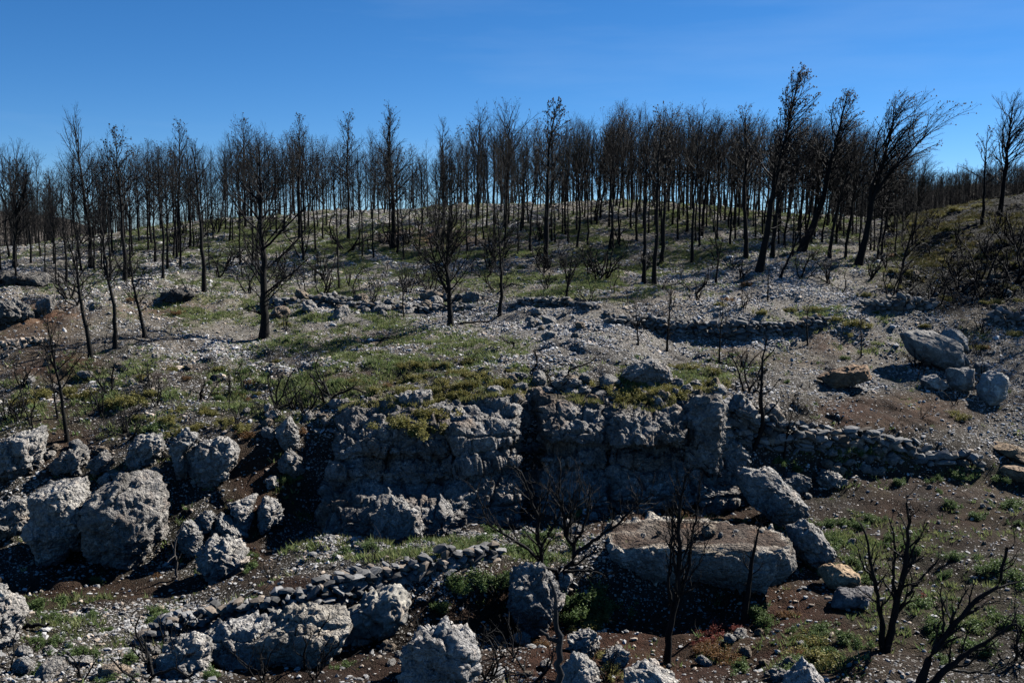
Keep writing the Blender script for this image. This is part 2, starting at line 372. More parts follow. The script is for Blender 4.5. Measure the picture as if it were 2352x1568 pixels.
def ground_px(px, py, dmin=0, dmax=1e9):
    """nearest ground point seen at a picture position"""
    c = int(np.clip(round((px - UX[0]) / (UX[1] - UX[0])), 0, NU - 1))
    col = SPY[:, c]; ok = (G[:, c, 1] >= dmin) & (G[:, c, 1] <= dmax)
    # first crossing from the camera outwards
    r = np.where((col[:-1] >= py) & (col[1:] <= py) & ok[:-1])[0]
    if len(r):
        i = r[0]; t = (col[i] - py) / max(1e-6, col[i] - col[i + 1]); return G[i, c] * (1 - t) + G[i + 1, c] * t
    e = np.where(ok, np.abs(col - py), 1e9); return G[int(np.argmin(e)), c].copy()
def ground_xy(X, Y):
    px = CX + X / Y * FPX * 1.0; i = 0
    for _ in range(4):
        c = int(np.clip(round((px - UX[0]) / (UX[1] - UX[0])), 0, NU - 1))
        i = int(np.clip(np.searchsorted(G[:, c, 1], Y), 1, NTR - 1))
        px += (X - G[i, c, 0]) / Y * FPX
    t = (Y - G[i-1, c, 1]) / max(1e-6, G[i, c, 1] - G[i-1, c, 1]); t = min(max(t, 0), 1)
    return G[i-1, c, 2] * (1 - t) + G[i, c, 2] * t
def size_at(P, npx):
    return npx * (P[1] * math.cos(PITCH) - (P[2] - CZ) * math.sin(PITCH)) / FPX

# surface samples weighted by area * density
e1 = G[:-1, 1:] - G[:-1, :-1]; e2 = G[1:, :-1] - G[:-1, :-1]
area = np.linalg.norm(np.cross(e1, e2), axis=-1)
nrmz = (np.cross(e1, e2)[..., 2] / np.maximum(area, 1e-9))
inview = (SPX[:-1, :-1] > -150) & (SPX[:-1, :-1] < 2500) & (SPY[:-1, :-1] > 380) & (SPY[:-1, :-1] < 1700) & (G[:-1, :-1, 1] < 96)
def scatter(n, dens, rng):
    w = (area * inview * dens[:-1, :-1]).ravel(); w = w / w.sum()
    k = rng.choice(len(w), n, p=w); r, c = np.divmod(k, NU - 1); u, v = rng.random(n)[:, None], rng.random(n)[:, None]
    P = G[r, c] * (1 - u) * (1 - v) + G[r, c + 1] * u * (1 - v) + G[r + 1, c] * (1 - u) * v + G[r + 1, c + 1] * u * v
    return P, r, c
def rand_rot(n, rng, tilt=1.0):
    a = rng.random(n) * 6.283; b = rng.normal(0, tilt, n); g = rng.random(n) * 6.283
    ca, sa, cb, sb, cg, sg = np.cos(a), np.sin(a), np.cos(b), np.sin(b), np.cos(g), np.sin(g)
    Rz = np.zeros((n, 3, 3)); Rz[:, 0, 0] = ca; Rz[:, 0, 1] = -sa; Rz[:, 1, 0] = sa; Rz[:, 1, 1] = ca; Rz[:, 2, 2] = 1
    Rx = np.zeros((n, 3, 3)); Rx[:, 0, 0] = 1; Rx[:, 1, 1] = cb; Rx[:, 1, 2] = -sb; Rx[:, 2, 1] = sb; Rx[:, 2, 2] = cb
    Rg = np.zeros((n, 3, 3)); Rg[:, 0, 0] = cg; Rg[:, 0, 1] = -sg; Rg[:, 1, 0] = sg; Rg[:, 1, 1] = cg; Rg[:, 2, 2] = 1
    return Rg @ Rx @ Rz
def stone_batch(P, size, rng, sub=1, flat=0.6, tilt=.35, sink=.25, box=0.0, long=1.5):
    n = len(P); V, F = ICO[sub]
    sh = V[None] * (1 + rng.normal(0, .20 if sub == 1 else .09, (n, len(V), 1)))
    if box: sh = sh / np.maximum(np.abs(sh).max(-1, keepdims=True), 1e-6) * box + sh * (1 - box)
    sc = np.stack([rng.uniform(.8, long, n), rng.uniform(.7, 1.1, n), flat * rng.uniform(.6, 1.4, n)], 1) * size[:, None] * .5
    sh = sh * sc[:, None, :]
    R = rand_rot(n, rng, tilt)
    sh = np.einsum('nij,nvj->nvi', R, sh) + P[:, None, :]; sh[:, :, 2] += (sc[:, 2] * (1 - 2 * sink))[:, None]
    Fa = F[None] + (np.arange(n) * len(V))[:, None, None]
    return sh.reshape(-1, 3), Fa.reshape(-1, 3), len(V)
def stone_cols(n, rng, lo=.15, hi=.40, warm=.3):
    g = rng.uniform(lo, hi, n); c = np.stack([g * 1.0, g * .975, g * .95], 1)
    w = rng.random(n) < warm; c[w] *= np.array((1.05, .88, .72))
    return c

# ------------------------------------------------------------------ gravel (uncountable stones)
rng = np.random.default_rng(11)
VV, FF, CC = [], [], []; off = 0
clump = np.clip(fbm(G.reshape(-1, 3) / 1.6, 4, 205) * 1.5 + .5, .04, 1).reshape(NTR, NU)
gd = clump * PALEM ** 1.7 * (GD < 95) * (1 - .5 * GREENM)
near = 1.0 / np.maximum(GD, 12) ** 0.35
for n, s0, s1, sub in ((190000, .04, .12, 1), (16000, .09, .20, 1), (500, .18, .36, 2)):
    P, r, c = scatter(n, gd * near, rng)
    sz = (s0 + (s1 - s0) * rng.random(n) ** 2.0) * (.75 + .25 * np.clip(P[:, 1] / 40, .6, 1.8))
    V, F, k = stone_batch(P, sz, rng, sub, flat=.42, tilt=.45)
    VV.append(V); FF.append(F + off); off += len(V); CC.append(np.repeat(stone_cols(n, rng, .17, .58, .22) * (1 - .80 * SHADEM[r, c])[:, None] * (1 - .35 * np.clip((32 - P[:, 1:2]) / 6, 0, 1)), k, 0))  # chips carry the painted right-slope shade; nearer ones darkened like their soil
# thinner scatter everywhere on the soil
P, r, c = scatter(16000, np.ones_like(gd) * near * (GD < 60), rng)
V, F, k = stone_batch(P, .04 + .10 * rng.random(16000) ** 2, rng, 1)
VV.append(V); FF.append(F + off); CC.append(np.repeat(stone_cols(16000, rng, .15, .42), k, 0))
tag(obj('gravel', make_mesh('gravel', np.concatenate(VV), np.concatenate(FF), M['stone'], False, np.concatenate(CC))),
    'pale grey limestone chips strewn over the burnt slope', 'gravel', kind='stuff')

# ------------------------------------------------------------------ grass (uncountable)
def tufts(P, H, nb, rng, spread=.6, wid=.012, cols=None):
    n = len(P)
    az = rng.random((n, nb)) * 6.283; rr = rng.random((n, nb)) * H[:, None] * spread
    b0 = P[:, None, :] + np.stack([np.cos(az) * rr * .6, np.sin(az) * rr * .6, np.full_like(rr, -.02)], -1)
    h = H[:, None] * rng.uniform(.5, 1.1, (n, nb)); lean = rng.uniform(.2, .9, (n, nb)) * h
    tip = b0 + np.stack([np.cos(az) * lean, np.sin(az) * lean, h], -1)
    w = wid * rng.uniform(.6, 1.6, (n, nb)); aw = rng.random((n, nb)) * 6.283
    side = np.stack([np.cos(aw) * w, np.sin(aw) * w, 0 * w], -1)
    V = np.stack([b0 - side, b0 + side, tip], 2).reshape(-1, 3)
    F = np.arange(len(V)).reshape(-1, 3)
    return V, F, nb * 3
n = 75000
P, r, c = scatter(n, GREENM ** 1.5 * (GD < 90) * near, rng)
H = rng.uniform(.06, .20, n)
V, F, k = tufts(P, H, 9, rng, 1.2, .017)
t = rng.random(n)[:, None]; gc = np.array((.09, .14, .045)) * (1 - t) + np.array((.19, .20, .08)) * t
tag(obj('grass', make_mesh('grass', V, F, M['leaf'], False, np.repeat(gc * rng.uniform(.7, 1.3, (n, 1)) * (1 - SHADEM[r, c][:, None] * np.array((.50, .62, .60))), k, 0))),
    'fresh green grass sprouting over the burnt slope', 'grass', kind='stuff')

# ------------------------------------------------------------------ tubes, burnt trees
def norm(a): return a / np.maximum(np.linalg.norm(a, axis=-1, keepdims=True), 1e-9)
def grow(P0, D0, L, R0, m, rng, up=.1, wob=.12, wind=(0, 0, 0), taper=.3):
    n = len(P0); P = np.zeros((n, m, 3)); D = np.zeros((n, m, 3)); P[:, 0] = P0; d = norm(D0); D[:, 0] = d
    st = (L / (m - 1))[:, None]
    for i in range(1, m):
        d = norm(d + rng.normal(0, wob, (n, 3)) + np.array((0, 0, up)) + np.array(wind)); P[:, i] = P[:, i - 1] + d * st; D[:, i] = d
    R = R0[:, None] * np.linspace(1, taper, m)[None]
    return P, D, R
def spawn(P, D, R, L, k, t0, t1, spread, lr, rr, rng, shorten=.7):
    n, m, _ = P.shape
    t = t0 + (t1 - t0) * (np.arange(k)[None] + rng.random((n, k))) / k
    f = t * (m - 1); i = np.minimum(f.astype(int), m - 2); w = (f - i)[..., None]
    ar = np.arange(n)[:, None]
    s = P[ar, i] * (1 - w) + P[ar, i + 1] * w; d = D[ar, i]; r = R[ar, i]
    perp = rng.normal(0, 1, (n, k, 3)); perp = norm(perp - (perp * d).sum(-1, keepdims=True) * d)
    nd = norm(d + perp * (spread * rng.uniform(.6, 1.4, (n, k, 1))))
    ln = L[:, None] * lr * (1 - shorten * t) * rng.uniform(.6, 1.25, (n, k))
    return s.reshape(-1, 3), nd.reshape(-1, 3), ln.ravel(), (r * rr).ravel()
def tube(P, R, sides):
    n, m, _ = P.shape
    T = np.zeros_like(P); T[:, 1:-1] = P[:, 2:] - P[:, :-2]; T[:, 0] = P[:, 1] - P[:, 0]; T[:, -1] = P[:, -1] - P[:, -2]; T = norm(T)
    ref = np.where(np.abs(T[..., 2:3]) > .9, np.array((1., 0, 0)), np.array((0, 0, 1.)))
    A = norm(np.cross(T, ref)); B = np.cross(T, A)
    a = np.arange(sides) * 2 * np.pi / sides
    V = P[:, :, None] + R[:, :, None, None] * (A[:, :, None] * np.cos(a)[None, None, :, None] + B[:, :, None] * np.sin(a)[None, None, :, None])
    id_ = np.arange(n * m * sides).reshape(n, m, sides)
    F = np.stack([id_[:, :-1], np.roll(id_, -1, 2)[:, :-1], np.roll(id_, -1, 2)[:, 1:], id_[:, 1:]], -1).reshape(-1, 4)
    return V.reshape(-1, 3), F
def cat(parts):
    V, F, o = [], [], 0
    for v, f in parts:
        V.append(v); F.append(f + o); o += len(v)
    return np.concatenate(V), np.concatenate(F)
def pine(seed, H=8, r0=.13, cs=.35, W=1.6, n1=40, n2=8, n3=4, el=30, up=.055, wind=0., lean=0., curve=1.4, fork=0, cones=0., low=6, prof='cone', wob=.10, thick=1.0, bend=0., mats=('bark', 'twig'), twr=.0036):
    g = np.random.default_rng(seed); w = (wind, 0, 0)
    m = 18; t = np.linspace(0, 1, m)
    P = np.zeros((1, m, 3)); P[0, :, 2] = H * t
    sway = np.cumsum(g.normal(0, .012, (m, 2)), 0) * H * .35; sway -= sway[0]
    P[0, :, 0] = lean * H * t ** curve + sway[:, 0] + bend * H * np.sin(t * 3.14); P[0, :, 1] = sway[:, 1]
    D = norm(np.gradient(P, axis=1)); R = (r0 * ((1 - t) ** .85 * .93 + .07) * (1 + .45 * np.exp(-t * 26)))[None]
    P[0, 0, 2] -= .25
    trunks = [(P, D, R, np.array([H]))]
    if fork:
        s, d, ln, rr = spawn(P, D, R, np.array([H]), fork, .28, .5, .5, .58, .75, g, 0.1)
        trunks.append((*grow(s, d, ln, rr, 10, g, .10, .06, w, .2), ln))
    tparts = [tube(P, R, 9)] + [tube(a, r, 7) for a, _, r, _ in trunks[1:]]
    tw = []; ends = []
    for ti, (P, D, R, L) in enumerate(trunks):
        nt_, mm = P.shape[:2]
        for j in range(nt_):
            k = n1 if ti == 0 else int(n1 * .5); h = L[j]; c0 = cs if ti == 0 else .25
            sfr = c0 + (1 - c0) * (np.arange(k) + g.random(k)) / k * .985
            f = sfr * (mm - 1); i = np.minimum(f.astype(int), mm - 2); ww = (f - i)[:, None]
            s = P[j, i] * (1 - ww) + P[j, i + 1] * ww; d = D[j, i]; r = R[j, i]
            u = (sfr - c0) / (1 - c0)
            if prof == 'cone': pr = np.interp(u, [0, .15, .4, .8, 1], [.65, 1, .98, .68, .36])
            elif prof == 'round': pr = np.interp(u, [0, .3, .6, .85, 1], [.6, .95, 1, .8, .5])
            else: pr = np.interp(u, [0, .2, .6, 1], [.8, 1, .55, .2])
            az = np.arange(k) * 2.4 + g.normal(0, .5, k); e = np.radians(el + 30 * u + g.normal(0, 9, k))
            hd = np.stack([np.cos(az) * np.cos(e), np.sin(az) * np.cos(e), np.sin(e)], 1)
            ln = W * 1.35 * pr * g.uniform(.65, 1.2, k)
            r1 = np.minimum(r * .55, (.010 + .013 * ln) * thick)
            A = grow(s, hd + .25 * d, ln, r1, 8, g, up, wob, w, .3); tw.append(tube(A[0], A[2], 4))
            s2 = spawn(*A, ln, n2, .2, .97, .62, .56, .58, g)
            A2 = grow(*s2[:3], np.maximum(s2[3], .005 * thick), 5, g, up * .9, wob * 1.2, w, .4); tw.append(tube(A2[0], A2[2], 3))
            if n3:
                s3 = spawn(*A2, s2[2], n3, .2, 1, .8, .5, .7, g)
                A3 = grow(*s3[:3], np.maximum(s3[3], twr * thick), 3, g, up, wob * 1.4, w, .5); tw.append(tube(A3[0], A3[2], 3))
                ends.append(A3[0][:, -1])
            else: ends.append(A2[0][:, -1])
    if low:
        P, D, R, L = trunks[0]
        sfr = g.uniform(.1, cs + .1, low); i = (sfr * (m - 1)).astype(int); az = g.random(low) * 6.28; e = g.uniform(-.2, .7, low)
        A = grow(P[0, i], np.stack([np.cos(az) * np.cos(e), np.sin(az) * np.cos(e), np.sin(e)], 1), W * g.uniform(.2, .75, low), R[0, i] * .25, 6, g, .05, .2)
        tw.append(tube(A[0], A[2], 4))
        s2 = spawn(*A, W * np.full(low, .4), 4, .2, .95, .7, .7, .6, g)
        A2 = grow(*s2[:3], np.maximum(s2[3], .004), 4, g, .06, .2); tw.append(tube(A2[0], A2[2], 3))
    if cones:
        E = np.concatenate(ends); E = E[g.random(len(E)) < cones * np.clip((E[:, 2] / H - .35) * 2, 0, 1)]
        oc = np.array([(1, 0, 0), (0, 1, 0), (-1, 0, 0), (0, -1, 0), (0, 0, 1.5), (0, 0, -1.2)]) * .042
        of = np.array([(0, 1, 4, 4), (1, 2, 4, 4), (2, 3, 4, 4), (3, 0, 4, 4), (1, 0, 5, 5), (2, 1, 5, 5), (3, 2, 5, 5), (0, 3, 5, 5)])
        # cones as small 4-sided bodies
        q4 = np.array([(0, 1, 5, 5)])
        cube = np.array([(-1,-1,-1),(1,-1,-1),(1,1,-1),(-1,1,-1),(-.5,-.5,1.3),(.5,-.5,1.3),(.5,.5,1.3),(-.5,.5,1.3)]) * .030
        cf = np.array([(0,1,2,3),(4,5,6,7),(0,1,5,4),(1,2,6,5),(2,3,7,6),(3,0,4,7)])
        k = len(E)
        if k: tw.append(((E[:, None] + cube[None] * g.uniform(.7, 1.3, (k, 1, 1))).reshape(-1, 3), (cf[None] + (np.arange(k) * 8)[:, None, None]).reshape(-1, 4)))
    Vt, Ft = cat(tparts); Vc, Fc = cat(tw)
    return (make_mesh('trunk', Vt, Ft, M[mats[0]], True), make_mesh('crown', Vc, Fc, M[mats[1]], True), float(np.percentile(Vc[:, 2], 99.9)))
def plant_tree(tm, loc, h, rz=0., label='', group=None, kind='burnt_pine', cat_='tree'):
    e = bpy.data.objects.new(kind, None); C.objects.link(e); e.empty_display_size = .3
    e.location = loc; e.rotation_euler = (0, 0, rz); s = h / tm[2]; e.scale = (s, s, s)
    a = obj('trunk', tm[0], e); b = obj('crown', tm[1], e)
    tag(e, label, cat_, group); return e

# hero trees: base px, base py, top px, top py, parameters, label
_g = np.random.default_rng(404); _n = 5200; _P, _r, _c = scatter(_n, np.ones_like(GREENM) * (GD < 80) * near, _g)
_a = _g.random(_n) * 6.283; _L = _g.uniform(.15, .9, _n); _P[:, 2] += .03
_A = grow(_P, np.stack([np.cos(_a), np.sin(_a), _g.normal(.05, .2, _n)], 1), _L, .004 + .012 * _g.random(_n) ** 2, 5, _g, 0, .25)
_V, _F = tube(_A[0], _A[2], 3)
tag(obj('fallen_twigs', make_mesh('fallen_twigs', _V, _F, M['twig'], True)), 'charred twigs littering the ground', 'twigs', kind='stuff')
HERO = [
 (35,612,50,318,dict(fork=5,W=1.6,cs=.30,prof='round',r0=.17,n1=20),'broad many-stemmed burnt pine at the left edge of the crest'),
 (207,614,180,236,dict(W=1.9,cs=.30,n1=34,n2=7,n3=3,el=35,r0=.16),'tall sparse burnt pine rising highest over the left crest'),
 (122,560,120,380,dict(W=1.7,cs=.45,prof='round',n1=26),'short round-headed burnt pine left of the tall sparse pine'),
 (287,642,283,290,dict(W=1.4,cs=.42,cones=.25,bend=.02),'crooked slim burnt pine second right of the tall sparse left pine'),
 (410,582,408,273,dict(W=1.2,cs=.42,cones=.1),'narrow pointed burnt pine on the left crest skyline'),
 (372,638,372,350,dict(W=.9,cs=.5,r0=.09),'thin burnt pine just left of the narrow pointed pine'),
 (469,671,455,312,dict(W=1.3,cs=.45,r0=.15),'dark straight burnt pine with bare trunk above the small stone hollow'),
 (565,522,566,262,dict(W=1.8,cs=.35,n1=44,cones=.2),'dense bushy-crowned burnt pine on the crest behind the big spreading pine'),
 (605,773,604,318,dict(W=2.1,cs=.16,n1=36,el=14,r0=.24,n2=8,n3=4,low=8,prof='cone',thick=1.15),'large burnt pine with wide low branches standing forward on the stony slope'),
 (690,545,694,262,dict(W=1.3,cs=.35,n1=40,cones=.12),'tall slim burnt pine with many fine twigs right of the large spreading pine'),
 (800,548,800,256,dict(W=1.5,cs=.40,n1=38,cones=.15),'oval-crowned burnt pine on the crest left of the thick-trunked pine'),
 (904,573,908,236,dict(W=2.0,cs=.32,n1=46,r0=.22,cones=.12,prof='cone'),'thick-trunked burnt pine with full rounded crown at the crest centre-left'),
 (1035,748,1030,425,dict(W=2.3,cs=.18,n1=30,el=28,fork=2,r0=.2,prof='round',low=6,n3=4,thick=1.0),'spreading burnt pine forking low above the broken stone wall'),
 (1148,724,1140,455,dict(W=1.2,cs=.33,n1=26,r0=.12,bend=.02),'slim burnt pine with an upright trunk right of the low-forking pine'),
 (1018,520,1020,270,dict(W=1.2,cs=.35,n1=36),'slender burnt pine between two fuller crowns on the central skyline'),
 (1098,497,1112,232,dict(W=1.9,cs=.38,n1=36,r0=.17,cones=.08),'burnt pine with upswept open crown on the central skyline'),
 (1160,522,1172,230,dict(W=2.2,cs=.42,fork=2,n1=26,r0=.20,cones=.1,prof='round'),'burnt pine with forked open rounded crown at the centre of the crest'),
 (1255,613,1285,230,dict(W=1.5,cs=.36,n1=42,r0=.19,cones=.75,wind=.03),'burnt pine leaning right with a crown thick with cones'),
 (1480,650,1488,270,dict(W=1.1,cs=.45,n1=36,r0=.13),'left one of three dark burnt pines standing close at centre-right'),
 (1503,652,1520,245,dict(W=1.3,cs=.42,n1=40,r0=.15,cones=.2,wind=.02),'middle one of three dark burnt pines standing close at centre-right'),
 (1521,603,1545,262,dict(W=1.3,cs=.42,n1=38,r0=.15,wind=.03),'right one of three dark burnt pines standing close at centre-right'),
 (1645,650,1618,440,dict(W=.6,cs=.5,n1=14,r0=.07,n3=2,bend=.03),'thin wavy burnt pine sapling before the dense right wood'),
 (1590,602,1612,232,dict(W=1.1,cs=.50,n1=32,r0=.12,wind=.02),'slim burnt pine with high crown in front of the dense right wood'),
 (1612,545,1640,260,dict(W=1.1,cs=.5,n1=32,wind=.03),'slim burnt pine with curved trunk behind the wavy sapling'),
 (1712,592,1712,242,dict(W=1.4,cs=.40,n1=40,r0=.17,cones=.12,wind=.02),'straight thick burnt pine with dense crown left of the tallest pine'),
 (1745,624,1848,156,dict(W=2.2,cs=.30,n1=58,n2=9,r0=.26,cones=.55,wind=.07,prof='cone',curve=.95),'tallest burnt pine leaning right with a cone-studded top'),
 (1772,592,1822,250,dict(W=1.6,cs=.38,n1=36,r0=.17,wind=.08),'leaning burnt pine right behind the tallest pine'),
 (1790,640,1872,440,dict(W=1.3,cs=.25,n1=20,r0=.09,n3=2,wind=.06,curve=.85),'small burnt pine leaning far right with forked upper trunk'),
 (1840,577,1960,208,dict(W=2.1,cs=.38,n1=50,n2=9,r0=.30,wind=.10,curve=.75,cones=.3),'stout burnt pine leaning hard right from a thick bent foot'),
 (1905,592,1970,300,dict(W=1.5,cs=.35,n1=30,r0=.14,wind=.09),'thin wind-bent burnt pine right of the hard-leaning stout pine'),
 (1972,608,2068,212,dict(W=2.6,cs=.34,n1=34,n2=10,fork=2,r0=.28,wind=.14,cones=.18,curve=.8,prof='round'),'wind-swept forked burnt pine with long branches streaming right'),
 (2064,666,2100,455,dict(W=1.7,cs=.2,n1=26,r0=.12,el=20,wind=.05),'low burnt pine with tangled twigs above the round stone pile'),
 (2255,516,2262,292,dict(W=1.2,cs=.35,n1=24,n3=2,r0=.13,cones=.2),'lone slim burnt pine on the right slope'),
 (2297,502,2322,208,dict(W=2.2,cs=.26,n1=44,r0=.22,wind=.06,fork=1),'big dark burnt pine at the right edge of the right slope'),
 (208,822,168,480,dict(W=1.2,cs=.42,n1=26,r0=.12,n3=3),'thin burnt pine leaning left on the left slope, tallest of three'),
 (266,799,236,440,dict(W=1.1,cs=.42,n1=24,r0=.11,n3=3),'middle one of three thin burnt pines leaning left on left slope'),
 (334,776,305,560,dict(W=1.2,cs=.28,n1=20,r0=.11,n3=3,bend=-.04),'curved thin burnt pine, rightmost of three on the left slope'),
 (154,1012,125,690,dict(W=1.0,cs=.3,n1=24,r0=.085,n3=3,low=3),'nearest thin burnt pine standing above the left boulders'),
 (132,960,110,760,dict(W=.6,cs=.3,n1=14,r0=.045,n3=2),'slight burnt sapling beside the nearest left pine'),
 (781,662,775,500,dict(W=.6,cs=.4,n1=14,r0=.07,n3=2),'small straight burnt pine on the green slope above the ruined wall'),
 (926,728,922,588,dict(W=.8,cs=.25,n1=16,r0=.05,n3=2),'slight burnt sapling rising through the broken wall rubble'),
 (1300,702,1318,545,dict(W=1.0,cs=.2,fork=4,n1=12,r0=.10,n3=2,prof='round'),'bushy burnt tree growing out of the curved stone wall top'),
 (1765,690,1765,600,dict(W=.3,cs=.3,n1=8,r0=.045,n3=0,low=2),'tiny leafless burnt pole above the long retaining wall'),
 (1856,792,1857,688,dict(W=.5,cs=.35,n1=9,r0=.05,n3=2,low=3),'thin burnt sapling on bare red earth below the retaining wall'),
 (1650,832,1656,668,dict(W=.6,cs=.35,n1=10,r0=.05,n3=2,low=4),'thin burnt sapling with bent twigs before the retaining wall centre'),
 (1978,820,1972,700,dict(W=.35,cs=.4,n1=8,r0=.04,n3=0,low=3),'bare curved burnt sapling left of the great smooth boulder'),
 (1465,792,1455,660,dict(W=.9,cs=.15,fork=3,n1=9,r0=.05,n3=2),'clump-stemmed burnt sapling at the left end of the retaining wall'),
 (1530,805,1540,630,dict(W=.6,cs=.15,n1=14,r0=.06,n3=2),'tall thin burnt sapling beside the clump-stemmed one'),
 (1800,1050,1822,905,dict(W=.9,cs=.15,n1=10,fork=3,r0=.05,n3=2,el=15),'low tangled burnt shrub tree below the lower stone wall'),
 (1708,1428,1742,1175,dict(W=.5,cs=.35,n1=6,r0=.095,n3=0,low=4),'bare burnt pole tree standing before the slab boulder right end'),
]
heroes = []
for i, (bx, by, tx, ty, kw, lab) in enumerate(HERO):
    P = ground_px(bx, by)
    h = size_at(P, by - ty)
    kw = dict(kw); kw.setdefault('r0', .14); kw['r0'] *= .86
    if by < 700: kw['n1'] = int(kw.get('n1', 40) * .85); kw['twr'] = .0036
    W = kw.get('W', 1.6)
    kw['lean'] = (tx - bx) / (by - ty) - kw.get('wind', 0) * .3
    if h < 5: kw['W'] = W * max(h / 5.5, .35) if W > 1.2 else W * .8
    tm = pine(100 + i, H=h, **kw)
    plant_tree(tm, P, h, 0, lab); heroes.append((bx, by, lab, i))
    heroes[-1] = (bx, by, lab, i)

ORD = ['first', 'second', 'third', 'fourth', 'fifth', 'sixth', 'seventh', 'eighth', 'ninth', 'tenth', 'eleventh', 'twelfth', 'thirteenth', 'fourteenth', 'fifteenth', 'sixteenth', 'seventeenth', 'eighteenth', 'nineteenth', 'twentieth', 'twenty-first', 'twenty-second', 'twenty-third', 'twenty-fourth', 'twenty-fifth'] + ['twenty-' + w for w in ('sixth', 'seventh', 'eighth', 'ninth')] + ['thirtieth'] + ['thirty-' + w for w in ('first', 'second', 'third', 'fourth', 'fifth', 'sixth', 'seventh', 'eighth', 'ninth')] + ['fortieth'] + ['forty-' + w for w in ('first', 'second', 'third', 'fourth', 'fifth', 'sixth', 'seventh', 'eighth', 'ninth')] + ['fiftieth'] + ['fifty-' + w for w in ('first', 'second', 'third', 'fourth', 'fifth', 'sixth', 'seventh', 'eighth', 'ninth')] + ['sixtieth'] + ['sixty-' + w for w in ('first', 'second', 'third', 'fourth', 'fifth', 'sixth', 'seventh', 'eighth', 'ninth')]
def label_by_landmark(items, marks, fmt):
    """items: (px, py, extra); marks: (px, name). the n-th left or right of the closest mark"""
    out = [None] * len(items); buckets = {}
    for i, it in enumerate(items):
        k = min(range(len(marks)), key=lambda j: abs(marks[j][0] - it[0])); side = 'left' if it[0] < marks[k][0] else 'right'
        buckets.setdefault((k, side), []).append(i)
    for (k, side), L in buckets.items():
        L.sort(key=lambda i: abs(items[i][0] - marks[k][0]))
        for n_, i in enumerate(L): out[i] = fmt(ORD[min(n_, len(ORD) - 1)], side, marks[k][1], items[i])
    return out
TMPL = []
for i, kw in enumerate([dict(W=1.0, cs=.42), dict(W=1.2, cs=.36, cones=.12), dict(W=.9, cs=.5), dict(W=1.3, cs=.4, cones=.2), dict(W=1.5, cs=.4, prof='round'),
    dict(W=1.1, cs=.45, bend=.02), dict(W=1.6, cs=.35, fork=1), dict(W=.8, cs=.4, n1=28), dict(W=1.3, cs=.34, n1=44, cones=.1), dict(W=1.2, cs=.48, wind=.04), dict(W=1.5, cs=.42, wind=.07, cones=.15),
    dict(W=1.4, cs=.4, wind=.09, lean=.12), dict(W=1.0, cs=.5, wind=.05, lean=.05), dict(W=.8, cs=.45, n1=12, low=12), dict(W=1.2, cs=.3, n1=20, lean=-.06)]):
    kw.setdefault('n1', 40); kw['W'] *= 1.65; kw.setdefault('el', 34); kw.setdefault('low', 20); TMPL.append(pine(500 + i, H=8, r0=.066 + .01 * (i % 4), n2=7, n3=3, twr=.0030, **kw))
top_x = [-200, 0, 60, 130, 180, 260, 330, 400, 480, 560, 640, 700, 760, 830, 900, 960, 1020, 1100, 1170, 1230, 1290, 1360, 1440, 1520, 1580, 1640, 1700, 1760, 1850, 1950, 2050, 2120, 2200, 2352, 2600]
top_y = [330, 320, 318, 370, 345, 305, 330, 305, 325, 280, 290, 280, 320, 300, 290, 330, 300, 265, 260, 280, 262, 262, 232, 238, 252, 248, 255, 275, 255, 280, 300, 350, 400, 330, 300]
g = np.random.default_rng(5); crest = []
dens_x = np.interp(np.arange(-80, 2120), [-80, 100, 300, 480, 700, 950, 1100, 1300, 1500, 1700, 1900, 2000, 2120], [.8, .9, 1.5, 1.4, 1.5, 1.3, 1.5, 2.0, 2.3, 2.2, 2.4, 2.0, 1.2])
cdf = np.cumsum(dens_x); cdf /= cdf[-1]
NC = 240
for k in range(NC):
    x = float(np.interp((k + g.random()) / NC, cdf, np.arange(-80, 2120)))
    crest_y = float(np.interp(x, TX, TPY[12]))
    dpt = g.random() ** 1.25
    by = crest_y + 3 + dpt * (110 if x < 1700 else 90)
    P = ground_px(x, by, 50, 84)
    ty = float(np.interp(x, top_x, top_y)) - 8 + abs(g.normal(0, 20)) + dpt * 20 + (20 if g.random() < .35 else 0)
    crest.append((x, by, P, ty))
marks = [(h[0], h[2]) for h in heroes if h[1] < 660]
short = {}
for h in heroes:
    w = h[2].split(' '); short[h[2]] = h[2]
def fmtc(o, side, name, it):
    hgt = size_at(it[2], it[1] - it[3]); kind = 'short' if hgt < 6 else ('tall' if hgt > 8.5 else 'slim')
    nm = ' '.join(name.split(' ')[:7])
    for bad in (' at', ' on', ' the', ' with', ' of', ' a', ' in', ' and', ' right', ' left', ' to', ' from', ' full', ' many', ' standing', ' behind', ' before', ' between', ' rising', ' forward', ' far', ' second', ' just', ' over', ' two'):
        while nm.endswith(bad): nm = nm[:-len(bad)]
    return f'{kind} crest pine, {o} trunk {side} of {nm}'
labs = label_by_landmark(crest, marks, fmtc)
for (x, by, P, ty), lab in zip(crest, labs):
    h = size_at(P, by - ty) * 1.02
    if x > 1350: tm = TMPL[int(g.choice([0, 2, 8, 9, 10, 11, 12, 3, 13]))] if x < 1750 else TMPL[int(g.choice([9, 10, 11, 12, 11]))]
    else: tm = TMPL[int(g.choice([0, 1, 2, 3, 4, 5, 6, 7, 8, 13, 14]))]
    windy = tm in TMPL[9:13]
    rz = g.normal(0, .25) if windy else g.random() * 6.28
    plant_tree(tm, P, h, rz, lab, 'burnt pines crowding the crest')
    
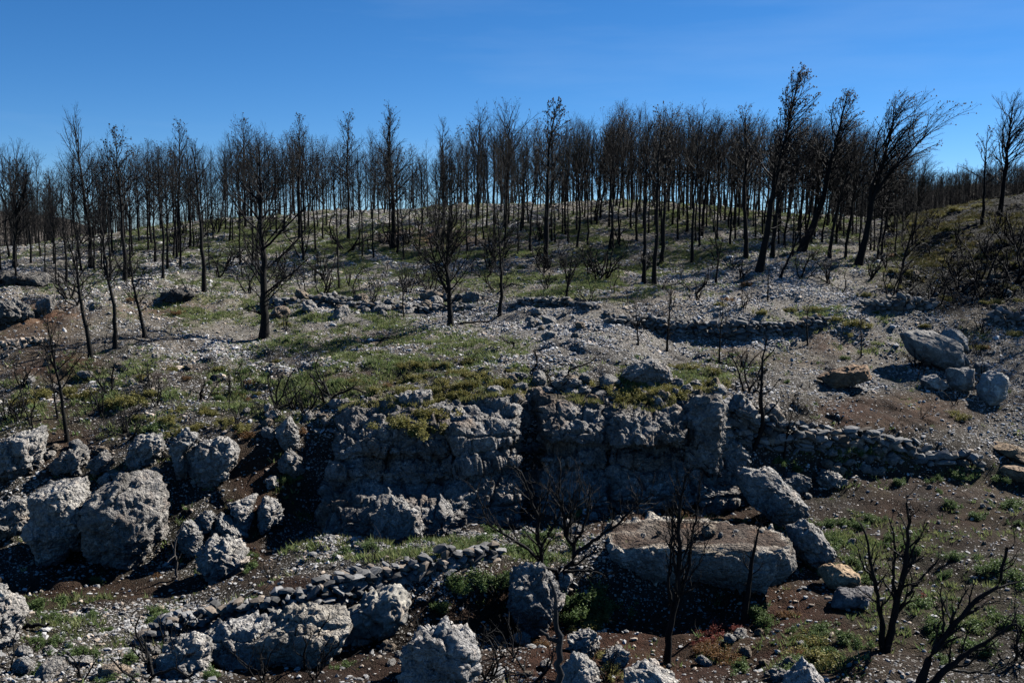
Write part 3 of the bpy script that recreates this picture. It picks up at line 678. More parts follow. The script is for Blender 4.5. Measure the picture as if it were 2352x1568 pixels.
# burnt pines standing just past the right edge, whose shade streaks the right slope
g = np.random.default_rng(77)
for k in range(26):
    x = 2395 + k * 15 + g.uniform(-8, 8); y = [520, 600, 690, 560, 640, 760, 500][k % 7] + g.uniform(-12, 12)
    P = ground_px(x, y); plant_tree(TMPL[int(g.integers(0, 12))], P, g.uniform(7.5, 10.5), g.random() * 6.28, f'burnt pine past the right picture edge, {ORD[k]} outward from the big dark one', 'burnt pines past the right edge')

# far wood behind the crest and on the far right rise: one mass
def simple_tree(seed, wind=0.02):
    g_ = np.random.default_rng(seed); m = 7; P = np.zeros((1, m, 3)); P[0, :, 2] = np.linspace(0, 8, m); P[0, :, :2] += np.cumsum(g_.normal(0, .08, (m, 2)), 0)
    D = norm(np.gradient(P, axis=1)); R = np.linspace(.085, .015, m)[None]
    k = 34; s = g_.uniform(.3, 1, k); i = np.minimum((s * (m - 1)).astype(int), m - 2); ww = (s * (m - 1) - i)[:, None]
    az = g_.random(k) * 6.28; e = g_.uniform(.4, 1.2, k)
    A = grow(P[0, i] * (1 - ww) + P[0, i + 1] * ww, np.stack([np.cos(az) * np.cos(e), np.sin(az) * np.cos(e), np.sin(e)], 1), 1.7 * (1.15 - s) + .4, np.full(k, .014), 4, g_, .12, .1, (wind, 0, 0), .4)
    s2 = spawn(*A, np.full(k, 1.2), 7, .2, 1, .7, .6, .6, g_)
    A2 = grow(*s2[:3], np.full(len(s2[0]), .006), 3, g_, .12, .12, (wind, 0, 0), .5)
    return cat([tube(P, R, 5), tube(A[0], A[2], 3), tube(A2[0], A2[2], 3)])
ST = [simple_tree(900 + i, .03) for i in range(5)]
def wood(name, pts, hs, label, seed):
    g_ = np.random.default_rng(seed); parts = []
    for p, h in zip(pts, hs):
        V, F = ST[int(g_.integers(0, 5))]; a = g_.random() * 6.28; c_, s_ = math.cos(a), math.sin(a); k = h / 8
        Vr = V @ np.array([[c_, s_, 0], [-s_, c_, 0], [0, 0, 1]]) * k + np.array(p); parts.append((Vr, F))
    V, F = cat(parts); tag(obj(name, make_mesh(name, V, F, M['twig'], True)), label, 'wood', kind='stuff')
g = np.random.default_rng(8); pts, hh = [], []
while len(pts) < 480:
    x = g.uniform(-100, 2150); 
    if g.random() > np.interp(x, [-100, 300, 500, 1000, 1300, 1800, 2150], [.35, .5, .7, .8, 1, 1, .8]): continue
    Y = g.uniform(88, 118); X = (x - CX) / FPX * Y; z = ground_xy(X, Y)
    _, _, zt = unproj(x, float(np.interp(x, top_x, top_y)) + 45 + abs(g.normal(0, 30)), Y); h = float(zt) - z
    if h < 3: continue
    pts.append((X, Y, z - .1)); hh.append(min(h, 12))
wood('burnt_wood', pts, hh, 'dense mass of thin burnt pines behind the crest', 1)

pts, hh = [], []; g = np.random.default_rng(18)
while len(pts) < 750:
    x = g.uniform(1900, 2620); Y = g.uniform(86, 128); X = (x - CX) / FPX * Y; z = ground_xy(X, Y)
    _, _, zt = unproj(x, float(np.interp(x, [1900, 2100, 2200, 2352, 2600], [400, 400, 392, 372, 360])) + abs(g.normal(0, 18)), Y); h = float(zt) - z
    if h < 2: continue
    pts.append((X, Y, z - .1)); hh.append(min(h, 9))
wood('burnt_wood', pts, hh, 'dark dense burnt wood filling the dip behind the right slope', 3)

pts, hh = [], []; g = np.random.default_rng(28)
while len(pts) < 320:
    x = g.uniform(-250, 620); Y = g.uniform(84, 120); X = (x - CX) / FPX * Y; z = ground_xy(X, Y)
    _, _, zt = unproj(x, float(np.interp(x, [-250, 100, 250, 620], [430, 440, 470, 470])) + abs(g.normal(0, 22)), Y); h = float(zt) - z
    if h < 1: continue
    pts.append((X, Y, z - .1)); hh.append(min(h, 7))
wood('burnt_wood', pts, hh, 'dark low burnt wood along the left horizon', 4)

# far rises
def rise(name, X0, X1, prof, Y, depth, colr_):
    nx, ny = 90, 24; xs = np.linspace(X0, X1, nx); u = np.linspace(-1, 1, ny)
    topy = np.interp(xs, prof[0], prof[1]); V = []
    for j in range(ny):
        yy = Y + u[j] * depth; x_, _, z_ = unproj(xs, topy, Y); zg = -1.8 + CZ
        x2 = (xs - CX) / FPX * Y
        z = zg + (z_ - zg) * math.cos(u[j] * math.pi / 2) ** 1.2
        V.append(np.stack([x2, np.full(nx, yy), z], 1))
    V = np.concatenate(V); V[:, 2] += .8 * fbm(V / 9, 4, 3) * (V[:, 2] > zg + .3)
    id_ = np.arange(nx * ny).reshape(ny, nx); F = np.stack([id_[:-1, :-1], id_[:-1, 1:], id_[1:, 1:], id_[1:, :-1]], -1).reshape(-1, 4)
    o = obj(name, make_mesh(name, V, F, M['ground'], True, np.concatenate([np.broadcast_to(np.array(colr_), (len(V), 3)), np.full((len(V), 1), .25)], 1))); tag(o, kind='structure'); return V
VR = rise('far_hill', 1500, 2900, ([1500, 1800, 2000, 2120, 2200, 2352, 2600, 2900], [545, 540, 480, 445, 425, 415, 405, 400]), 150, 40, (.04, .034, .028))
VL = rise('far_hill_left', -500, 420, ([-500, 0, 70, 130, 260, 420], [470, 492, 500, 520, 560, 565]), 130, 30, (.06, .052, .045))
g = np.random.default_rng(9)
sel = VR[(VR[:, 2] > CZ - 1) & (VR[:, 1] < 158)]; sel = sel[g.choice(len(sel), 600)] + np.stack([g.normal(0, 1.5, 600), g.normal(0, 1, 600), 0 * g.random(600)], 1); sel = sel[(sel[:, 2] > CZ - 1) & (sel[:, 1] < 158)]
wood('far_burnt_wood', sel - np.array((0, 0, .6)), g.uniform(2.5, 4.5, len(sel)), 'dark burnt wood covering the far right rise', 2)

# ------------------------------------------------------------------ rocks
def rock_disp(V, N, amp=1.0, k=0, big=.16, d1=.55, d2=.22):
    """knobbly conglomerate relief, V in metres"""
    d = big * fbm(V / .9, 4, k)
    V2 = V + .08 * np.stack([fbm(V / .35, 2, k + j) for j in (61, 62, 63)], 1)
    V2 = V + .04 * np.stack([fbm(V / .35, 2, k + j) for j in (61, 62, 63)], 1)
    bedn = norm(np.array((.25, .15, 1.0)) + .3 * np.array((math.sin(k), math.cos(k), 0))); hb = V @ bedn + .05 * fbm(V / .6, 2, k + 3)
    d = d + facets(V2, d1 * 1.7, k + 15, .10, .11, .4) + facets(V2, d1 * .75, k + 17, .05, .06)
    bed = np.abs((hb / (d1 * .8)) % 1 - .5) * 2; d = d - .055 * np.clip(1 - bed / .16, 0, 1) * (fbm(V / .9, 2, k + 5) > -.1)
    kn = np.clip(fbm(V / .8, 2, k + 33) * 1.6 + .5, .05, 1)
    for s, a, kk_ in ((d2, .085, 9), (d2 * .5, .055, 11)):          # pebbles standing out of the matrix
        w1, w2, idv = worley(V2 / s, k + kk_)
        d = d + a * kn * np.sqrt(np.clip(1 - (w1 / .62) ** 2, 0, 1)) * np.where(idv > .35, idv, -.3)
    d = d + .03 * (1 - 2 * np.abs(fbm(V / .22, 3, k + 41)))
    return V + N * (d * amp)[:, None]
def poly_rock(name, poly, label, mat='rock', thick=.5, sub=6, amp=1.0, flat=0.0, e=.72, cuts=7, seed=1, tint=(1, 1, 1), dy=0., cat_='boulder', group=None, base=None, rough=True):
    A = np.array(poly, float); bx = A[:, 0].mean(); by = A[:, 1].max()
    bpx = A[np.argmax(A[:, 1]), 0]
    P0 = ground_px(bpx, by) if base is None else ground_px(*base)
    Y = P0[1] + dy
    cx, cy = (A[:, 0].min() + A[:, 0].max()) / 2, (A[:, 1].min() + A[:, 1].max()) / 2
    Wm = size_at(P0, np.ptp(A[:, 0])); Hm = size_at(P0, np.ptp(A[:, 1])); T = thick * .5 * (Wm + Hm)
    Yc = Y + T * .55
    X, _, Z = unproj(A[:, 0], A[:, 1], np.full(len(A), Yc)); X0, _, Z0 = unproj(cx, cy, Yc)
    X = X - X0; Z = Z - Z0
    th = np.arctan2(Z, X)
    # dense radial profile of the polygon
    q = np.linspace(-math.pi, math.pi, 181); rad = np.zeros_like(q)
    for i in range(len(X)):
        x1, z1, x2, z2 = X[i], Z[i], X[(i + 1) % len(X)], Z[(i + 1) % len(X)]
        dx, dz = x2 - x1, z2 - z1
        den = np.cos(q) * dz - np.sin(q) * dx
        with np.errstate(divide='ignore', invalid='ignore'):
            r_ = (x1 * dz - z1 * dx) / den; s_ = (x1 * np.sin(q) - z1 * np.cos(q)) / den
        ok = (r_ > 0) & (s_ >= -1e-6) & (s_ <= 1 + 1e-6); rad = np.where(ok, np.maximum(rad, r_), rad)
    rad[rad == 0] = np.median(rad)
    V, F = ICO[sub]; th = np.arctan2(V[:, 2], V[:, 0]); r = np.interp(th, q, rad)
    c = np.sqrt(V[:, 0] ** 2 + V[:, 2] ** 2); y = V[:, 1]
    cc = np.abs(c) ** e; yy = np.sign(y) * np.abs(y) ** (e + .08)
    W = np.stack([cc * r * np.cos(th), yy * T, cc * r * np.sin(th)], 1)
    if flat:
        W[:, 1] = W[:, 1] * (1 + .0 * W[:, 0])
    # facets
    g_ = np.random.default_rng(seed)
    sc = np.array([Wm / 2, T, Hm / 2]).mean()
    for _ in range(cuts + 4):
        nrm = norm(g_.normal(0, 1, 3)); lim = np.abs(W @ nrm).max() * g_.uniform(.66, .90); dd = W @ nrm - lim
        W = W - np.clip(dd, 0, None)[:, None] * nrm * .92
    W = W * (np.array([Wm, 2 * T, Hm]) / np.maximum(np.ptp(W, axis=0), 1e-6)); W = W - (W.max(0) + W.min(0)) / 2
    N = norm(W / np.array([Wm / 2, T, Hm / 2]) ** 2)
    k = min(1.0, sc / .55)
    W = W + N * (.10 * sc * fbm(W / (sc * .9) + seed, 3, seed))[:, None]
    W = rock_disp(W + seed * 3.1, N, amp * k, seed, big=.07, d1=.42 * max(k, .35), d2=.17 * max(k, .45)) - seed * 3.1
    W *= .99
    colr_ = np.broadcast_to(np.array(tint), (len(W), 3))
    o = obj(name, make_mesh(name, W + 0.0, F, M[mat], True, colr_), loc=(float(X0), float(Yc), float(Z0)))
    tag(o, label, cat_, group); return o
SM = dict(mat='rock_smooth', amp=.35)
ROCKS = [
 ([(205,1175),(215,1130),(270,1095),(330,1075),(365,1085),(385,1130),(388,1190),(380,1235),(330,1290),(290,1305),(240,1270),(215,1225)],'largest pale knobbly boulder on the lower left slope',dict(sub=6,thick=.55)),
 ([(72,1150),(110,1110),(150,1100),(195,1115),(195,1160),(205,1230),(180,1285),(130,1300),(95,1270),(78,1210)],'tall pale boulder left of the largest lower left boulder',dict(sub=6,thick=.5)),
 ([(430,1050),(470,1015),(520,1005),(548,1030),(535,1080),(500,1140),(470,1150),(445,1110)],'pitted pale boulder tapering downward above the soil gully',dict(sub=6,thick=.4,base=(490,1120))),
 ([(393,1010),(430,985),(455,1000),(432,1040),(437,1110),(415,1115),(395,1060)],'narrow upright rock fin left of the pitted tapering boulder',dict(thick=.4,base=(415,1100))),
 ([(638,985),(660,955),(680,985),(684,1020),(665,1037),(643,1018)],'small upright rock tooth above another left of the main cliff',dict(thick=.5)),
 ([(638,1055),(665,1025),(690,1045),(695,1085),(680,1108),(648,1092)],'lower of two rock teeth left of the main cliff',dict(thick=.5)),
 ([(528,1160),(555,1145),(582,1138),(577,1180),(574,1222),(545,1212),(540,1180)],'rough split pale rock left of the egg-shaped rock',dict(thick=.5)),
 ([(588,1180),(615,1143),(642,1163),(640,1205),(615,1227),(590,1212)],'egg-shaped pale rock on bare brown soil',dict(thick=.6)),
 ([(448,1190),(470,1168),(492,1185),(492,1215),(465,1237),(450,1215)],'small pale rock at the top of a boulder cluster',dict(thick=.5)),
 ([(485,1212),(505,1181),(532,1203),(567,1235),(540,1248),(488,1242)],'wedge-shaped pale rock resting on the cluster front boulder',dict(thick=.5)),
 ([(413,1230),(435,1198),(462,1235),(457,1270),(440,1287),(416,1260)],'leaning pale rock at the left of the boulder cluster',dict(thick=.5)),
 ([(460,1267),(490,1243),(540,1245),(564,1270),(547,1302),(495,1338),(468,1312)],'round pale front boulder of the small cluster',dict(thick=.6)),
 ([(858,1187),(905,1145),(935,1148),(977,1190),(957,1227),(905,1242),(863,1222)],'pale loose boulder lying at the foot of the main cliff',dict(thick=.55)),
 ([(-60,1360),(10,1325),(45,1350),(52,1400),(40,1450),(0,1490),(-70,1460)],'grey boulder cut by the left edge of the picture',dict(thick=.5)),
 ([(118,1062),(150,1035),(188,1028),(193,1065),(155,1090),(123,1083)],'pale angular rock behind the two great left boulders',dict(thick=.5)),
 ([(-30,1045),(30,1008),(100,985),(105,1020),(70,1065),(0,1100),(-40,1090)],'weathered rock ledge at the left edge above the gully',dict(sub=6,thick=.5)),
 ([(288,1042),(320,1010),(362,1003),(375,1030),(330,1075),(295,1070)],'pale knobbly rock just above the largest left boulder',dict(thick=.5)),
 ([(205,1062),(240,1030),(262,1050),(255,1090),(222,1098)],'dark-sided rock between the angular rock and knobbly rock',dict(thick=.5)),
 ([(-30,1180),(20,1140),(60,1150),(72,1200),(40,1240),(-30,1240)],'low pale rock left of the tall left boulder',dict(thick=.5)),
 ([(362,1500),(385,1460),(440,1455),(490,1470),(500,1545),(430,1572),(375,1555)],'rounded pale rock at the left end of the low outcrop',dict(thick=.5,base=(430,1550))),
 ([(450,1475),(490,1440),(590,1425),(625,1460),(620,1520),(570,1545),(490,1548)],'knobbly rock shelf below the dry stone wall',dict(thick=.5,tint=(1.1,1.1,1.1),base=(530,1530))),
 ([(575,1440),(640,1400),(720,1382),(800,1388),(815,1440),(785,1500),(730,1545),(660,1530),(590,1520)],'large pale rock face beneath the leaning dry stone wall',dict(sub=6,thick=.5,base=(700,1522),tint=(1.05,1.0,.92))),
 ([(785,1405),(840,1370),(910,1348),(935,1360),(905,1410),(882,1445),(822,1465),(795,1445)],'pale sloping rock joining the right of the large rock face',dict(thick=.5,mat='rock_smooth',base=(822,1460),tint=(.95,.93,.88))),
 ([(928,1515),(955,1460),(1010,1440),(1065,1448),(1095,1490),(1085,1555),(1040,1610),(975,1605),(940,1565)],'pebbly conglomerate boulder at the bottom centre',dict(sub=6,thick=.6,amp=1.4,tint=(1.1,1.1,1.12))),
 ([(1165,1350),(1190,1300),(1250,1293),(1295,1335),(1282,1390),(1250,1440),(1215,1465),(1178,1420)],'dark boulder under the twisted burnt shrub',dict(sub=6,thick=.5,amp=.9,tint=(.8,.8,.8))),
 ([(1270,1330),(1300,1305),(1315,1330),(1300,1370),(1275,1370)],'small grey rock right of the boulder under the shrub',dict(thick=.5)),
 ([(1688,1082),(1730,1066),(1800,1106),(1855,1165),(1852,1207),(1800,1212),(1740,1172),(1693,1132)],'long grey boulder sloping down right below the pillar',dict(sub=6,thick=.5,amp=.8)),
 ([(1812,1215),(1850,1193),(1892,1235),(1912,1267),(1882,1293),(1850,1302),(1820,1262)],'grey wedge boulder leaning under the long sloping boulder',dict(thick=.5,amp=.6)),
 ([(1765,1215),(1800,1215),(1815,1240),(1812,1275),(1785,1262)],'dark small rock jammed between slab and wedge boulder',dict(thick=.5)),
 ([(1883,1312),(1910,1296),(1952,1303),(1972,1335),(1945,1354),(1900,1347)],'tan flat-topped rock on the lower right soil',dict(mat='rock_tan',amp=.3,thick=.6)),
 ([(1905,1385),(1930,1355),(1990,1350),(2010,1370),(1980,1392)],'dark low rock beneath the tan flat-topped rock',dict(mat='rock_smooth',amp=.4,thick=.5,tint=(.6,.6,.65))),
 ([(2070,765),(2100,754),(2150,757),(2200,790),(2210,830),(2192,860),(2150,855),(2110,828),(2088,800)],'great smooth grey boulder leaning left on the right slope',dict(SM,sub=6,thick=.5,cuts=-1,base=(2150,850))),
 ([(2160,765),(2200,753),(2222,780),(2217,807),(2190,800)],'smaller boulder tucked behind the great smooth boulder',dict(SM,thick=.5,base=(2200,812))),
 ([(2253,872),(2285,850),(2312,865),(2312,905),(2292,932),(2262,927),(2250,897)],'rounded cracked boulder at the right end of the boulder row',dict(SM,thick=.55,tint=(1.15,1.15,1.15))),
 ([(2113,870),(2145,860),(2172,880),(2167,897),(2130,892)],'pale flat rock in the shade of the great boulder',dict(SM,thick=.7,tint=(1.3,1.3,1.3))),
 ([(2173,852),(2230,843),(2238,880),(2202,902),(2175,882)],'blocky rock in the middle of the boulder row',dict(SM,thick=.5)),
 ([(2240,835),(2262,830),(2268,852),(2245,862)],'small rock perched above the cracked boulder',dict(SM,thick=.6,sub=4)),
 ([(2195,820),(2215,812),(2225,840),(2200,850)],'small round rock right against the great smooth boulder',dict(SM,thick=.6,sub=4)),
 ([(1303,1457),(1350,1443),(1372,1475),(1352,1507),(1308,1502)],'rough pale rock in the bottom centre-right soil',dict(thick=.6)),
 ([(1283,1542),(1320,1513),(1368,1525),(1372,1572),(1300,1600),(1278,1575)],'bright white-grey rock at the bottom edge near centre',dict(thick=.6,tint=(1.3,1.3,1.3),amp=.6)),
 ([(1438,1545),(1490,1528),(1552,1558),(1575,1610),(1430,1610)],'low pale rock crossing the bottom edge',dict(thick=.6,tint=(1.2,1.2,1.2),amp=.7)),
 ([(1385,1500),(1415,1480),(1440,1500),(1435,1535),(1395,1530)],'small grey lump of rock above the low pale rock',dict(thick=.6)),
 ([(1818,1560),(1850,1513),(1890,1570),(1905,1620),(1800,1620)],'pointed pale rock at the bottom edge on the right',dict(thick=.5,tint=(1.25,1.25,1.3),amp=.5)),
 ([(1878,868),(1915,850),(2000,840),(2005,866),(1960,880),(1900,888)],'brown layered ledge rock on the middle terrace',dict(mat='rock_tan',tint=(.6,.55,.55),amp=.5,thick=.4)),
 ([(1578,942),(1605,915),(1640,900),(1667,925),(1670,990),(1652,1045),(1600,1085),(1576,1020)],'upright rock pillar at the right end of the main cliff',dict(sub=6,thick=.6,base=(1620,1140),dy=.2)),
 ([(1640,1012),(1680,998),(1712,1040),(1718,1072),(1680,1090),(1650,1062)],'rounded block beside the foot of the rock pillar',dict(thick=.6,base=(1680,1130),dy=.1)),
 ([(1588,1092),(1640,1060),(1672,1100),(1667,1135),(1608,1138)],'low block at the foot of the rock pillar',dict(thick=.6)),
 ([(1580,1010),(1620,1000),(1650,1040),(1640,1075),(1600,1090),(1578,1060)],'dark block wedged under the rock pillar',dict(thick=.5,base=(1610,1135),dy=-.2)),
 ([(888,920),(930,893),(992,898),(987,932),(920,947)],'rough pale cap rock on the left cliff top',dict(thick=.6,base=(940,945))),
 ([(-30,705),(30,694),(72,700),(70,730),(20,742),(-30,740)],'grey rock outcrop at the left edge of the upper terrace',dict(thick=.5,tint=(.6,.6,.6))),
 ([(88,692),(125,676),(124,720),(90,716)],'small upright rock beside the upper left outcrop',dict(thick=.6,sub=4)),
 ([(-20,640),(40,630),(120,636),(160,648),(100,658),(0,656)],'low dark rock shelf high on the left slope',dict(thick=.6,tint=(.6,.6,.6))),
 ([(370,672),(400,665),(440,672),(445,690),(375,694)],'low dark stone hollow beside the straight dark pine',dict(thick=.8,tint=(.35,.35,.35))),
 ([(1425,864),(1460,832),(1500,818),(1535,844),(1548,872),(1470,884)],'pale grey bare rock shoulder on the middle mound',dict(thick=.55,tint=(1.1,1.1,1.1),amp=.6,cuts=5)),
 ([(1795,1100),(1830,1085),(1858,1105),(1852,1130),(1805,1128)],'pale rock on the slope above the long grey boulder',dict(thick=.6)),
 ([(1878,1095),(1905,1080),(1930,1092),(1925,1118),(1890,1122)],'dark clustered rock at the edge of the lower field',dict(thick=.6)),
 ([(1660,920),(1700,905),(1730,935),(1735,975),(1710,985),(1690,950)],'pale rounded rock set in the wall beside the pillar',dict(thick=.6,sub=5,base=(1700,1000))),
 ([(1745,940),(1775,925),(1795,955),(1788,985),(1755,975)],'smooth brownish boulder built into the lower wall',dict(SM,thick=.6,base=(1770,990),tint=(1.1,1.0,.9))),
 ([(2275,1025),(2320,1018),(2365,1035),(2375,1062),(2310,1055)],'brown flat slab at the right end of the lower wall',dict(mat='rock_tan',tint=(.6,.6,.6),thick=.9,amp=.3)),
 ([(2270,1068),(2330,1060),(2400,1075),(2400,1098),(2300,1100)],'pale flat slab in the lower right field edge',dict(mat='rock_tan',tint=(.9,.9,.95),thick=.9,amp=.3)),
 ([(610,1098),(632,1090),(640,1110),(620,1122),(605,1112)],'small dark-bottomed rock in the soil gully',dict(thick=.7,sub=4)),
 ([(860,1040+170),(880,1200),(885,1222),(862,1225)],'small stone left of the loose cliff-foot boulder',dict(thick=.7,sub=4)),
]
def slab():
    global SLAB
    V, F = ICO[6]; e1, e2 = .22, .55
    ph = np.arcsin(np.clip(V[:, 2], -1, 1)); th = np.arctan2(V[:, 1], V[:, 0]); f_ = lambda a, e_: np.sign(a) * np.abs(a) ** e_
    x = f_(np.cos(ph), e1) * f_(np.cos(th), e2); y = f_(np.cos(ph), e1) * f_(np.sin(th), e2); z = f_(np.sin(ph), e1 * 1.2)
    P0 = ground_px(1600, 1400); xl, _, _ = unproj(1382, 1300, P0[1] + 1); xr, _, _ = unproj(1815, 1300, P0[1] + 1)
    _, _, zt = unproj(1600, 1266, P0[1] + .1); hz = (float(zt) - P0[2]) / 2 * .74; hx = float(xr - xl) / 2
    SLAB = (float(P0[1]) + .7, float(zt) + .03)
    k = 1 - .42 * np.clip(-z + .1, 0, 1) - .06 * np.clip(z, 0, 1)
    W = np.stack([x * hx * k, y * 1.15 * k - .30 * np.clip(x, 0, 1) * np.abs(x) + .28 * np.clip(-x, 0, 1), z * hz + .10 * x * hx * .25], 1)
    N = norm(W / np.array([hx, 1.15, hz]) ** 2); top = np.clip((z - .8) * 8, 0, 1)
    W = W + N * (.14 * fbm(W / 1.1 + 3, 4, 90))[:, None]
    side = (1 - top * .85); W0 = W.copy(); W = rock_disp(W, N, 1.35, 91, big=.12, d1=.6, d2=.2); W = W0 + (W - W0) * side[:, None]
    sm = np.clip(top * 1.6 - np.clip(fbm(W / .5, 3, 95) * .8 + .35, 0, 1) + np.where(W[:, 1] < -.75, -.8, .1), 0, 1)
    c_ = lerp(np.broadcast_to(np.array((1.0, .98, .95)), (len(W), 3)), np.array((1.45, 1.35, 1.2)), np.clip((z - .55) * 3, 0, 1)); c_ = lerp(c_, np.array((.22, .155, .12)), sm)  # sunlit upper rim painted pale into the tint; brown is soil
    o = obj('boulder', make_mesh('boulder', W, F, M['rock'], True, c_), loc=(float(xl + xr) / 2, float(P0[1]) + 1.2, float(zt) - hz)); tag(o, 'broad flat-topped slab boulder with brown soil on its top', 'boulder')
slab()
for i, (poly, lab, kw) in enumerate(ROCKS):
    poly_rock('boulder', poly, lab, seed=i + 3, **kw)

# main cliff: lofted face with buttresses and fissures
cx_ = [728, 748, 775, 830, 900, 1000, 1080, 1150, 1188, 1203, 1228, 1243, 1262, 1330, 1384, 1396, 1408, 1480, 1560, 1573, 1588, 1680, 1705]
fr_ = [-1.9, -.7, .1, .25, .6, .7, .55, .3, .2, -1.0, -1.0, .0, .15, .25, .1, -.55, .2, .45, .3, -.7, .0, -.4, -1.5]
def cliff():
    nx, nv = 640, 330; xs = np.linspace(728, 1705, nx)
    fr = 1.15 * np.interp(xs, cx_, fr_); fr = np.convolve(np.pad(fr, 4, 'edge'), np.ones(9) / 9, 'valid')
    toe_py = np.interp(xs, TX, TPY[5]) + 6; toe_d = np.interp(xs, TX, TD[5]) + .1
    lip_py = np.interp(xs, [728, 760, 830, 900, 1000, 1100, 1200, 1300, 1400, 1500, 1600, 1705], [985, 945, 930, 925, 925, 912, 905, 915, 930, 935, 915, 925]); lip_d = np.interp(xs, TX, TD[6]) - .9
    _, _, ztoe = unproj(xs, toe_py, toe_d); _, _, zlip = unproj(xs, lip_py, lip_d)
    v = np.concatenate([np.linspace(-.16, 0, 50, endpoint=False), np.linspace(0, 1, nv - 50)])
    V = np.zeros((nv, nx, 3))
    prof = np.interp(v, [-.16, -.02, .0, .08, .18, .27, .33, .42, .5, .56, .66, .78, .86, .94, 1.0], [-3.2, -.9, -.65, -.15, .25, .2, -.25, .1, -.25, .15, .55, .6, .15, -.35, -.5])
    w = np.interp(v, [-.16, 0, .2, 1], [.1, .5, 1, 1])
    for j in range(nv):
        vv = max(v[j], 0)
        d = lip_d * (1 - vv) ** 2.2 + toe_d * (1 - (1 - vv) ** 2.2) - .35
        d = d - fr * w[j] - prof[j]
        d = d - np.interp(xs, [745, 780, 1040, 1085], [0, 1, 1, 0]) * np.interp(vv, [.5, .6, .82, .9, 1], [0, .75, .85, -.2, -.3])
        d = d - np.interp(xs, [1395, 1420, 1550, 1570], [0, 1, 1, 0]) * np.interp(vv, [0, .04, .22, .30, .8, 1], [0, .5, .6, -.35, -.2, 0])
        z = zlip + (ztoe - .5 - zlip) * vv
        if v[j] < 0:
            z = zlip + 0 * z + (-v[j] / .16) * .05
        xw = (xs - CX) / FPX * ((toe_d + lip_d) / 2) / math.cos(PITCH) * 1.0
        V[j] = np.stack([xw, d, z], 1)
    # the lip dives under the soil behind it
    for j in range(nv):
        if v[j] < 0:
            for i in range(0, nx):
                gz_ = ground_xy(V[j, i, 0], V[j, i, 1]); t_ = -v[j] / .16
                V[j, i, 2] = V[j, i, 2] * (1 - t_) + (gz_ - .25) * t_
    P = V.reshape(-1, 3)
    du = np.gradient(V, axis=1); dv = np.gradient(V, axis=0); N = norm(np.cross(du, dv)).reshape(-1, 3); N = np.where(N[:, 1:2] > 0, -N, N)
    zf = (P[:, 2] - P[:, 2].min()) / np.ptp(P[:, 2])
    warp = P.copy(); warp[:, 2] *= 1.5
    d = .22 * fbm(warp / 1.9, 4, 40) + .05 * (1 - 2 * np.abs(fbm(warp / .8, 3, 42)))
    # horizontal bedding cracks and vertical joints
    bed = np.abs(((P[:, 2] + .25 * fbm(P / 2.5, 2, 44)) / .85) % 1 - .5) * 2; d -= .20 * np.clip(1 - bed / .14, 0, 1) * (fbm(P / 1.5, 2, 46) > -.1)
    P2 = P + .22 * np.stack([fbm(P / .7, 3, 71 + q_) for q_ in range(3)], 1)
    P2 = P + .08 * np.stack([fbm(P / .7, 3, 71 + q_) for q_ in range(3)], 1); P3 = P2 / np.array((1.0, 1.0, .72))
    d += facets(P3, 1.7, 63, .20, .18, .5, .05) + facets(P3, .62, 56, .10, .12, .6, .07) + facets(P3, .3, 53, .08, .10)
    kn = np.clip(fbm(P / 1.7, 2, 58) * 1.8 + .45, .1, 1)
    for s, a, k in ((.24, .12, 51), (.13, .07, 52), (.075, .035, 53)):
        w1, w2, idv = worley(P2 / s, k); d += a * kn * np.sqrt(np.clip(1 - (w1 / .62) ** 2, 0, 1)) * np.where(idv > .3, idv, -.4)
    edge = np.clip(1.0 - np.abs((V[..., 0] - V[..., 0].mean()) / (np.ptp(V[..., 0]) / 2)) ** 12, .2, 1).ravel()
    vfac = np.repeat(np.interp(v, [-.16, -.02, .1], [.15, .7, 1]), nx)
    P = P + N * (d * vfac)[:, None]
    id_ = np.arange(nv * nx).reshape(nv, nx); F = np.stack([id_[:-1, :-1], id_[1:, :-1], id_[1:, 1:], id_[:-1, 1:]], -1).reshape(-1, 4)
    br = np.clip(fbm(P / 1.3, 3, 70) * 1.5 - .25, 0, 1)
    colr_ = lerp(np.broadcast_to(np.array((.92, .92, .93)), (len(P), 3)), np.array((.62, .47, .36)), br * .8)
    tp = np.repeat(np.interp(v, [-.16, -.03, .01, .05], [1, 1, .6, 0]), nx) * np.clip(fbm(P / .8, 3, 83) * 1.4 + .55, 0, 1); colr_ = lerp(colr_, np.array((.22, .20, .12)), tp)
    o = obj('cliff', make_mesh('cliff', P, F, M['rock'], True, colr_)); tag(o, 'long fissured limestone cliff across the middle of the hillside', 'cliff')
    return P.reshape(nv, nx, 3)
CL = cliff()
_g = np.random.default_rng(62); _n = 5200; _r = _g.integers(8, 56, _n); _c = _g.integers(20, 620, _n); _k = fbm(CL[_r, _c] / 1.1, 3, 87) > -.05
_P = CL[_r, _c][_k]; _V, _F, _kk = tufts(_P, _g.uniform(.06, .20, len(_P)), 9, _g, 1.1, .015); _t = _g.random(len(_P))[:, None]
tag(obj('cliff_grass', make_mesh('cliff_grass', _V, _F, M['leaf'], False, np.repeat(np.array((.10, .12, .04)) * (1 - _t) + np.array((.24, .21, .08)) * _t, _kk, 0))), 'olive and yellow ground cover along the cliff top', 'ground cover', kind='stuff')

